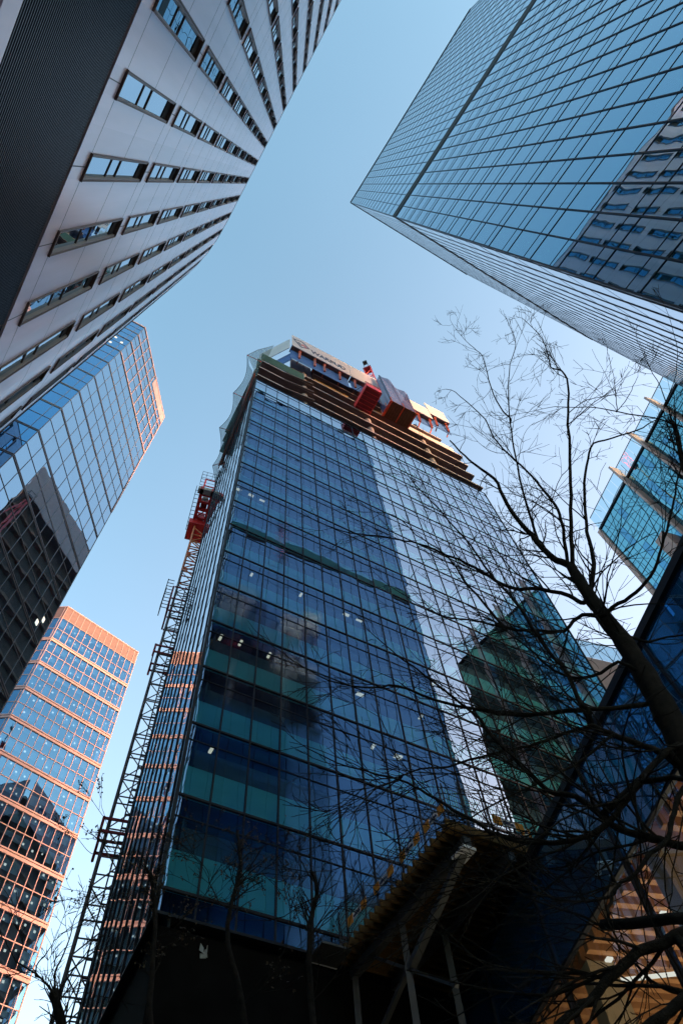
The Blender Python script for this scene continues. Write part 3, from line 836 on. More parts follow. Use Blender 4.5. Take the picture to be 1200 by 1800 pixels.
# ================================================================== tower crane on the left flank
CR = 44.0
def crp(az, r, z): return Vector((r * math.cos(R(az)), r * math.sin(R(az)), z))
base_c = crp(115.55, CR, 0)
crane = thing('tower_crane', base_c, 'red-topped tower crane rising beside the left edge of the unfinished tower', 'crane')
CS = 1.158                                                 # overall size of this crane
class CraneFrame(Frame):
    def p(self, u, o, z): return Frame.p(self, u * CS, o * CS, 1.6 + (z - 1.6) * CS)
kf = CraneFrame(base_c.x, base_c.y, 25.55)                      # u across the view, o towards the camera
hw = 0.78
m = MB()
for su in (-1, 1):
    for so in (-1, 1): m.beam(kf.p(su * hw, so * hw, 0), kf.p(su * hw, so * hw, 62), 0.17 if su < 0 else 0.13)
z = 1.0; s = 1
while z < 61.5:
    for o in (-hw, hw):
        m.beam(kf.p(-hw, o, z), kf.p(hw, o, z), 0.08); m.beam(kf.p(-hw * s, o, z), kf.p(hw * s, o, z + 1.9), 0.07)
    for u in (-hw, hw):
        m.beam(kf.p(u, -hw, z), kf.p(u, hw, z), 0.08); m.beam(kf.p(u, -hw * s, z), kf.p(u, hw * s, z + 1.9), 0.07)
    z += 1.9; s = -s
m.build('mast', 'mast', crane)
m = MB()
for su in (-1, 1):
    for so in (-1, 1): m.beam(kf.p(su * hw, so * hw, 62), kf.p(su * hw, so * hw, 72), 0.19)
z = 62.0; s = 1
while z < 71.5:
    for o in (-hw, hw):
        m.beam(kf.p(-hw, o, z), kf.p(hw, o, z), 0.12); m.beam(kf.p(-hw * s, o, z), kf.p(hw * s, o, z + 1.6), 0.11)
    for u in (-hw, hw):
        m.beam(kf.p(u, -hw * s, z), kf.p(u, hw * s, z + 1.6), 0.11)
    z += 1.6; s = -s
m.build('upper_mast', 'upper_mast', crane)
m = MB(); z = 0.5                                          # ladder cage between mast and glass
for z in range(0, 60):
    m.beam(kf.p(0.02, 0.3, z), kf.p(hw - .12, 0.3, z), 0.07); m.beam(kf.p(0.02, -0.4, z + .5), kf.p(hw - .12, -0.4, z + .5), 0.07)
for u in (0.02, hw - .12):
    for o in (0.3, -0.4): m.beam(kf.p(u, o, 0), kf.p(u, o, 60), 0.08)
m.build('ladder', 'dark_steel', crane)
for z in (48.4, 31.0):
    m = MB()
    for zz in (z, z + 0.9):
        for o in (-1.0, 1.0): m.beam(kf.p(-1.15, o, zz), kf.p(1.3, o, zz), 0.10, 0.20)
        m.beam(kf.p(-1.15, -1.0, zz), kf.p(-1.15, 1.0, zz), 0.10, 0.20)
    for o in (-1.0, 1.0): m.beam(kf.p(-1.15, o, z - 0.6), kf.p(-1.15, o, z + 1.0), 0.15)
    m.build('tie_collar', 'dark_red', crane)
m = MB()                                                   # climbing cage
for z in (54.4, 56.4, 58.4):
    for o in (-1.1, 1.1): m.beam(kf.p(-1.0, o, z), kf.p(1.0, o, z), 0.13)
    for u in (-1.1, 1.1): m.beam(kf.p(u, -1.1, z), kf.p(u, 1.1, z), 0.13)
for u in (-1.1, 1.1):
    for o in (-1.1, 1.1): m.beam(kf.p(u, o, 54.4), kf.p(u, o, 58.4), 0.14)
m.build('climbing_cage', 'dark_red', crane)
m = MB()
for z in (54.5, 57.0):
    for k in range(5): m.beam(kf.p(-1.75, 1.2, z + .0 + k * .55), kf.p(-1.15, 1.2, z + k * .55), 0.06)
    for u in (-1.75,): m.beam(kf.p(u, 1.2, z), kf.p(u, 1.2, z + 2.3), 0.07); m.beam(kf.p(u, 0.2, z), kf.p(u, 0.2, z + 2.3), 0.07)
    m.beam(kf.p(-1.75, 0.2, z), kf.p(-1.75, 1.2, z), 0.07)
m.build('side_platform', 'dark_steel', crane)
kh = CraneFrame(kf.p(-0.42, 0, 0).x, kf.p(-0.42, 0, 0).y, 25.55)   # the head sits a little off the mast axis
m = MB(); m.box(kh, -1.15, 1.15, -1.15, 1.15, 72.0, 73.0); m.build('slewing_ring', 'red', crane)
ja = 0.0                                                   # counter-jib pointing at the viewer
m = MB()
for u in (-0.62, 0.62): m.box(kh, u - 0.19, u + 0.19, -1.0, 5.1, 72.95, 73.7)
for o in (0.0, 1.2, 2.3, 3.3, 4.2): m.box(kh, -0.43, 0.43, o, o + 0.28, 73.0, 73.5)
m.beam(kh.p(-.5, 1.4, 73.2), kh.p(.5, 2.6, 73.2), 0.12)
m.build('counter_jib', 'red', crane)
m = MB(); m.box(kh, -0.4, 0.4, 0.55, 1.3, 73.52, 74.6); m.box(kh, -0.36, 0.36, 2.5, 3.2, 73.52, 74.8); m.build('winch', 'dark_red', crane)
m = MB()
for su in (-1, 1):
    for k in range(11):
        o = -0.6 + k * 0.52; m.beam(kh.p(su * 0.82, o, 73.3), kh.p(su * 1.28, o, 73.3), 0.06)
        m.beam(kh.p(su * 1.28, o, 73.3), kh.p(su * 1.28, o, 74.4), 0.05)
    for zz in (73.3, 73.9, 74.4): m.beam(kh.p(su * 1.28, -.6, zz), kh.p(su * 1.28, 4.7, zz), 0.05)
m.build('side_walkway', 'dark_steel', crane)
m = MB(); m.box(kh, -1.05, 0.85, 4.45, 5.1, 72.95, 73.55); m.build('counterweight', 'cream', crane)
m = MB(); m.box(kh, -0.34, 0.32, 3.85, 4.22, 72.6, 72.94); m.build('counterweight', 'cream', crane)
m = MB()
for u in (-0.75, 0.85):
    m.beam(kh.p(u, -0.3, 73.5), kh.p(u * 0.9, -0.6, 88.4), 0.20); m.beam(kh.p(u, 2.6, 73.5), kh.p(u * 0.9, -0.5, 88.2), 0.12)
for zz in (78, 82, 86.2, 88.3): m.beam(kh.p(-0.75, -.45, zz), kh.p(0.85, -.45, zz), 0.16)
m.build('a_frame', 'red', crane)
m = MB()
for zz in (87.2, 88.2, 89.2):
    m.beam(kh.p(-1.3, .2, zz), kh.p(0.9, .2, zz), 0.05); m.beam(kh.p(-1.3, -.9, zz), kh.p(0.9, -.9, zz), 0.05); m.beam(kh.p(-1.3, .2, zz), kh.p(-1.3, -.9, zz), 0.05)
for u in (-1.3, -.7, .1, .9): m.beam(kh.p(u, .2, 87.2), kh.p(u, .2, 89.2), 0.05)
m.build('top_platform', 'dark_steel', crane)
m = MB(); m.box(kh, 0.95, 1.9, -1.4, 0.6, 71.4, 73.6); m.build('cab', 'yellow', crane)
for a, b in (((1.2, 4.0, 73.4), (3.4, 3.0, 70.5)),):
    m = MB(); m.tube([kh.p(*a), kh.p(*b)], 0.05, 5); m.build('tie_rope', 'dark_steel', crane)

# second crane behind the roof screens: only its red head shows
t = thing('tower_crane', crp(75.1, 44, 0), 'small red crane head peeping over the white screens of the tower top', 'crane')
ef = Frame(t.location.x, t.location.y, -14.9)
m = MB()
for u in (-.8, .8):
    for o in (-.6, .6): m.beam(ef.p(u * 1.15, o, 148), ef.p(u, o, 165.2), 0.17)
z = 148; s = 1
while z < 163:
    for o in (-.6, .6):
        m.beam(ef.p(-.85, o, z), ef.p(.85, o, z), 0.12); m.beam(ef.p(-.85 * s, o, z), ef.p(.85 * s, o, z + 3), 0.10)
    z += 3; s = -s
m.build('upper_mast', 'red', t)
m = MB(); m.tube([ef.p(0, 0, 112), ef.p(0, 0, 148)], 0.12, 8); m.box(ef, -.95, .95, -.65, .65, 147.8, 148.2); m.build('mast', 'mast', t)
m = MB(); m.box(ef, -1.0, 1.0, -.8, .8, 165.2, 166); m.build('head', 'dark_red', t)
m = MB()
for u in (-.5, .5):
    m.beam(ef.p(u, 0, 166), ef.p(u, 0, 174.4), 0.12)
for zz in (168.5, 171): m.beam(ef.p(-.5, 0, zz), ef.p(.5, 0, zz), 0.14)
m.box(ef, -.5, .5, -.4, .4, 172.8, 173.6); m.build('mast_tip', 'grey_steel', t)

# ================================================================== turquoise building on the right
G2 = thing('turquoise_building', (41.0, 56.2, 0), 'turquoise glass building with rose stone fins and a glass roof balustrade at the right edge', 'building')
gS = (41.0, 56.2); gE = pol(gS[0], gS[1], -65, 33); gE2 = pol(gE[0], gE[1], 25, 18); gS2 = pol(gS[0], gS[1], 25, 18)
lev = [2 + 4.75 * k for k in range(21)]
gf, L, us = curtain(G2, gS, gE, lev, 1.05, 'g2_glass', 'f_mull', subs=(0.3, 0.62), vw=0.05, vd=0.04, hw=0.09, hd=0.05, seed=71, sub_w=0.05)
curtain(G2, gS2, gS, lev, 1.5, 'g2_glass', 'f_mull', subs=(0.35,), vw=0.05, vd=0.04, hw=0.09, hd=0.05, seed=72)
mb = MB(); mb.prism(inset([gS, gE, gE2, gS2], 0.4), 0, 97.0); mb.build('building_core', 'black', G2)
mb = MB(); mb.box(gf, -0.1, L, -0.4, 0.18, 97.02, 97.5); mb.build('roof_edge', 'd_mull', G2)
mb = MB()
k = 0.0
while k < L - 1.4:
    mb.face([gf.p(k + .03, 0.12, 97.5), gf.p(k + 1.42, 0.12, 97.5), gf.p(k + 1.42, 0.12, 101.2), gf.p(k + .03, 0.12, 101.2)]); k += 1.45
mb.build('balustrade', 'rail_glass', G2)
mb = MB(); mb.tube([gf.p(0, .12, 101.25), gf.p(L, .12, 101.25)], 0.07, 6); mb.build('handrail', 'grey_steel', G2)
rn = random.Random(11)
seen = set()
for k in range(60):                                         # darker and lighter glass tiles set out like a mosaic
    i = rn.randrange(int(L / 1.05)); j = rn.randrange(10, 20)
    z0 = lev[j] + 0.05; a = rn.choice((0.3, 0.62, 1.0)) * 4.7
    if (i, j) in seen: continue
    seen.update(((i, j), (i - 1, j), (i + 1, j)))
    pz = MB(); pz.box(gf, i * 1.05 + .04, (i + rn.choice((1, 2))) * 1.05 - .04, 0.005, 0.02, z0, z0 + a); pz.build('dark_tile', 'f_glass', G2)
for u in (9.3, 15.4, 21.3, 27.5):
    m = MB(); m.box(gf, u - 0.17, u + 0.17, 0.0, 1.5, 55, 101.0); m.build('fin', 'pink_col', G2)
m = MB(); m.box(gf, -0.55, 0.12, -0.5, 0.35, 2, 97.0); m.build('corner_pier', 'pink_col', G2)
m = MB(); m.box(gf, 6.2, 8.0, 0.05, 2.4, 2, 80.5); m.build('stone_pier', 'pink_col', G2)

H = thing('low_building', (21.5, 52.5, 0), 'low rose stone building with glass roof railing, between the unfinished tower and the tree trunk', 'building')
hS = (20.4, 52.2); hf, _ = Frame.between(hS, pol(hS[0], hS[1], 25, 15))
hp = [hS, pol(hS[0], hS[1], 25, 15), pol(*pol(hS[0], hS[1], 25, 15), 115, 9), pol(hS[0], hS[1], 115, 9)]
m = MB(); m.prism(hp, 0, 66); m.build('wall', 'pink_col', H)
m = MB()
for k in range(14): m.box(hf, 0.5 + k * 1.02, 1.1 + k * 1.02, 0.0, 0.03, 3, 40)
m.build('window_strip', 'f_glass', H)
m = MB(); m.face([hf.p(0, 0, 66.05), hf.p(15, 0, 66.05), hf.p(15, 0, 69.5), hf.p(0, 0, 69.5)]); m.build('balustrade', 'rail_glass', H)
m = MB(); m.tube([hf.p(0, 0, 69.55), hf.p(15, 0, 69.55)], 0.06, 6)
for k in range(11): m.beam(hf.p(k * 1.5, 0, 66), hf.p(k * 1.5, 0, 69.5), 0.05)
m.build('handrail', 'grey_steel', H)

# ================================================================== glass lobby at the lower right
gl = Frame(0.9373 * 11.2, 0.3486 * 11.2, 290.4)              # u runs back towards the viewer, outward = towards the viewer
LB = thing('glass_lobby', gl.p(-10, 0, 0), 'low glass lobby with timber slat ceiling and lit rooms under a dark steel edge beam', 'building')
UF, UN = -25.2, 8.0
ZL = 16.34
m = MB(); m.box(gl, UF, UN, -0.22, 0.10, ZL - 0.28, ZL); m.build('edge_beam', 'dark_steel', LB)
posts = [UF, -22.63, -18.02, -13.40, -8.78, -4.17, 0.45, 5.06, UN]
rnd = random.Random(9)
for i in range(len(posts) - 1):
    g = MB()
    for za, zz in ((0.2, 5.0), (5.02, 12.93)):
        pane(g, gl, posts[i] + .03, posts[i + 1] - .03, -0.02, za, zz, 0.002, rnd)
    g.build('glazing', 'g_glass', LB)
    g = MB(); pane(g, gl, posts[i] + .03, posts[i + 1] - .03, -0.02, 12.97, ZL - 0.3, 0.002, rnd); g.build('upper_glazing', 'g_reflection', LB)
m = MB()
for u in posts: m.box(gl, u - 0.035, u + 0.035, -0.16, 0.05, 0, ZL - 0.285)
m.build('mullion', 'dark_steel', LB)
m = MB()
for z in (5.01, 12.95): m.box(gl, UF, UN, -0.13, 0.03, z - 0.035, z + 0.035)
m.build('transom', 'dark_steel', LB)
m = MB(); m.box(gl, UF, UN, -14, -0.24, ZL - 0.35, ZL - 0.02); m.build('roof', 'dark_steel', LB)
m = MB(); m.box(gl, UF, UN, -14.2, -14.0, 0, ZL - .4); m.box(gl, UF, UF + .2, -13.9, -0.3, 0, ZL - .4)
m.build('back_wall', 'beige', LB)
m = MB(); u = UF + 0.5
while u < UN - 0.3: m.box(gl, u, u + 0.20, -13.6, -0.5, 13.0, 13.45); u += 0.50
m.build('slat_ceiling', 'wood', LB)
m = MB(); m.box(gl, UF + .3, UN, -13.7, -0.4, 13.9, 14.0); m.build('ceiling_board', 'wood', LB)
for u, o in ((-13.0, -0.95), (-8.4, -0.95), (-17.6, -0.95), (-3.8, -0.95)):
    m = MB(); m.box(gl, u - 0.26, u + 0.26, o - 0.42, o + 0.42, 0, 12.92); m.build('column', 'beige', LB)
def to_gl(x, y):
    d = Vector((x - gl.x, y - gl.y, 0)); return d.dot(gl.ux), d.dot(gl.ox)
for (x0, y0, x1, y1) in ((5.7, 21.4, 7.6, 21.5), (9.5, 16.0, 12.0, 16.1), (11, 9, 13.4, 9.1)):
    a, b = Vector((x0, y0, 12.85)), Vector((x1, y1, 12.85)); m = MB(); m.beam(a, b, 0.10, 0.08); m.build('strip_light', 'lamp_white', LB)
for (x, y) in ((5.6, 20.5), (7.0, 18.8), (8.1, 19.2), (9.2, 13.6), (10.8, 12)):
    u, o = to_gl(x, y); m = MB(); m.box(gl, u - .09, u + .09, o - .09, o + .09, 12.9, 12.96); m.build('downlight', 'lamp_white', LB)
for (x, y) in ((8.6, 18.6), (12, 12.0), (9.4, 22.0)):
    ld = bpy.data.lights.new('room_light', 'AREA'); ld.energy = 65; ld.size = 3.0; ld.color = (1.0, 0.80, 0.52)
    lo = bpy.data.objects.new('room_light', ld); scene.collection.objects.link(lo); lo.parent = LB
    lo.location = Vector((x, y, 7.0)) - Vector(LB.location); lo.rotation_euler = (math.pi, 0, 0)

# ================================================================== protection deck in front of the unfinished tower
deck = thing('protection_deck', df.p(12, 4, 16.6), 'timber-joisted protection deck with mesh railing on grey steel struts, in front of the unfinished tower', 'platform')
DA, DB, DC_, DO = 6.9, 10.3, 13.5, 7.65
m = MB(); m.box(df, DA, DC_, 0.15, DO, 16.62, 16.75); m.build('deck_board', 'deck_timber', deck)
m = MB(); o = 0.3
while o < DO: m.box(df, DA - 0.30, DC_, o, o + 0.10, 16.36, 16.60); o += 0.36
m.build('joist', 'deck_joist', deck)
m = MB()
for u in (7.4, 9.1):
    m = MB(); m.box(df, u - 0.13, u + 0.13, 0.2, DO, 16.0, 16.34); m.build('steel_beam', 'grey_steel', deck)
m = MB(); m.box(df, DA - .3, DB, DO + 0.02, DO + 0.10, 16.40, 16.70); m.build('fascia_beam', 'deck_joist', deck)
def mesh_fence(fr, u0, u1, o, z0, z1):
    b = MB(); u = u0
    while u < u1: b.beam(fr.p(u, o, z0), fr.p(u, o, z1), 0.014); u += 0.10
    for k in range(7): b.beam(fr.p(u0, o, z0 + (z1 - z0) * k / 6), fr.p(u1, o, z0 + (z1 - z0) * k / 6), 0.016)
    return b
sf = Frame(df.p(DA, 0, 0).x, df.p(DA, 0, 0).y, 36 - 90)      # side edge: u = distance from the facade
mesh_fence(sf, 0.3, DO, 0.0, 16.76, 18.15).build('mesh_railing', 'grey_steel', deck)
mesh_fence(df, DA, DB, DO - 0.03, 16.76, 18.15).build('mesh_railing', 'grey_steel', deck)
for v in (0.3, 2.2, 4.0, 5.8, 7.6):
    m = MB(); m.beam(sf.p(v, 0, 16.7), sf.p(v, 0, 18.3), 0.05); m.build('railing_post', 'dark_steel', deck)
for u in (7.6, 8.5, 9.4, 10.2):
    m = MB(); m.beam(df.p(u, DO, 16.7), df.p(u, DO, 18.6), 0.05); m.build('railing_post', 'dark_steel', deck)
def warn(fr, u0, o, w, z, lbl):
    t = thing('warning_board', fr.p(u0 + w / 2, o, z), lbl, 'board', 'boards on the deck railing')
    m = MB(); m.box(fr, u0, u0 + w * .28, o, o + .02, z, z + .34); m.build('orange_end', 'orange', t)
    m = MB(); m.box(fr, u0 + w * .72, u0 + w, o, o + .02, z, z + .34); m.build('orange_end', 'orange', t)
    m = MB(); m.box(fr, u0 + w * .285, u0 + w * .715, o + .002, o + .018, z + .05, z + .30); m.build('white_panel', 'white', t)
    lettering('lettering', 'ulma', fr, u0 + w * .33, u0 + w * .67, o + 0.022, z + .11, z + .24, 'navy_text', t)
sfo = Frame(sf.p(0, 0, 0).x, sf.p(0, 0, 0).y, 36 - 90 + 180)   # same edge seen from outside
def so(v): return -v
warn(sf, 1.0, 0.03, 1.35, 17.25, 'orange and white board low on the sloping side of the deck railing, nearest the glass')
warn(sf, 2.9, 0.03, 1.35, 17.25, 'orange and white board on the side deck railing, second from the glass')
warn(sf, 4.7, 0.03, 1.3, 17.25, 'orange and white board on the side deck railing, third from the glass')
warn(sf, 6.3, 0.03, 1.2, 17.25, 'orange and white board on the side deck railing next to its outer corner')
warn(df, 8.75, DO + .02, 1.3, 17.3, 'orange and white board on the front deck railing against pale reflected sky')
warn(df, 9.85, DO + .02, 0.45, 17.2, 'orange and white board at the right of the front deck railing near the dark beam')
t = thing('mesh_tray', df.p(6.2, 0.8, 16.3), 'small grey tray with white rim, left of the protection deck', 'tray')
m = MB(); m.box(df, 5.6, 6.75, 0.2, 1.3, 16.25, 16.32); m.build('tray', 'grey_steel', t)
m = MB(); m.box(df, 5.58, 6.77, 0.15, 0.2, 16.24, 16.40); m.build('rim', 'white', t)
# struts: a truss and a lone post standing under the deck
for u in (7.4, 9.1):
    for (o0, z0, o1, z1, w) in (((3.55, 0, 3.55, 15.98, .26),) if u > 8 else ((3.55, 0, 3.55, 15.98, .26), (0.35, 0, 0.35, 15.98, .26), (7.3, 15.98, 3.66, 14.5, .24), (1.7, 15.95, 5.7, 12.9, .13), (3.45, 14.5, 0.5, 13.2, .16), (3.5, 12.6, 0.45, 9.6, .16))):
        m = MB(); m.beam(df.p(u, o0, z0), df.p(u, o1, z1), w, w * .8); m.build('strut', 'grey_steel', deck)
m = MB(); m.box(df, 7.15, 7.65, 7.0, 7.66, 15.9, 15.995); m.build('bracket_plate', 'white', deck)
t = thing('plastic_scrap', df.p(1.97, -0.2, 15.9), 'scrap of white plastic caught on the dark hoarding below the glass', 'litter')
m = MB()
for tri in (((-.22, .02), (.02, -.06), (.0, .20), (-.17, .36)), ((.0, -.04), (.26, -.14), (.12, .14), (.05, .10)), ((-.1, -.22), (.16, -.2), (.1, -.06), (-.12, -.02)), ((.1, .05), (.2, .08), (.19, .38), (.13, .3))):
    m.face([df.p(1.97 + u * .75, -0.30 + 0.06 * math.sin(u * 19), 15.95 + z * .8) for u, z in tri])
m.build('plastic_sheet', 'rag', t)

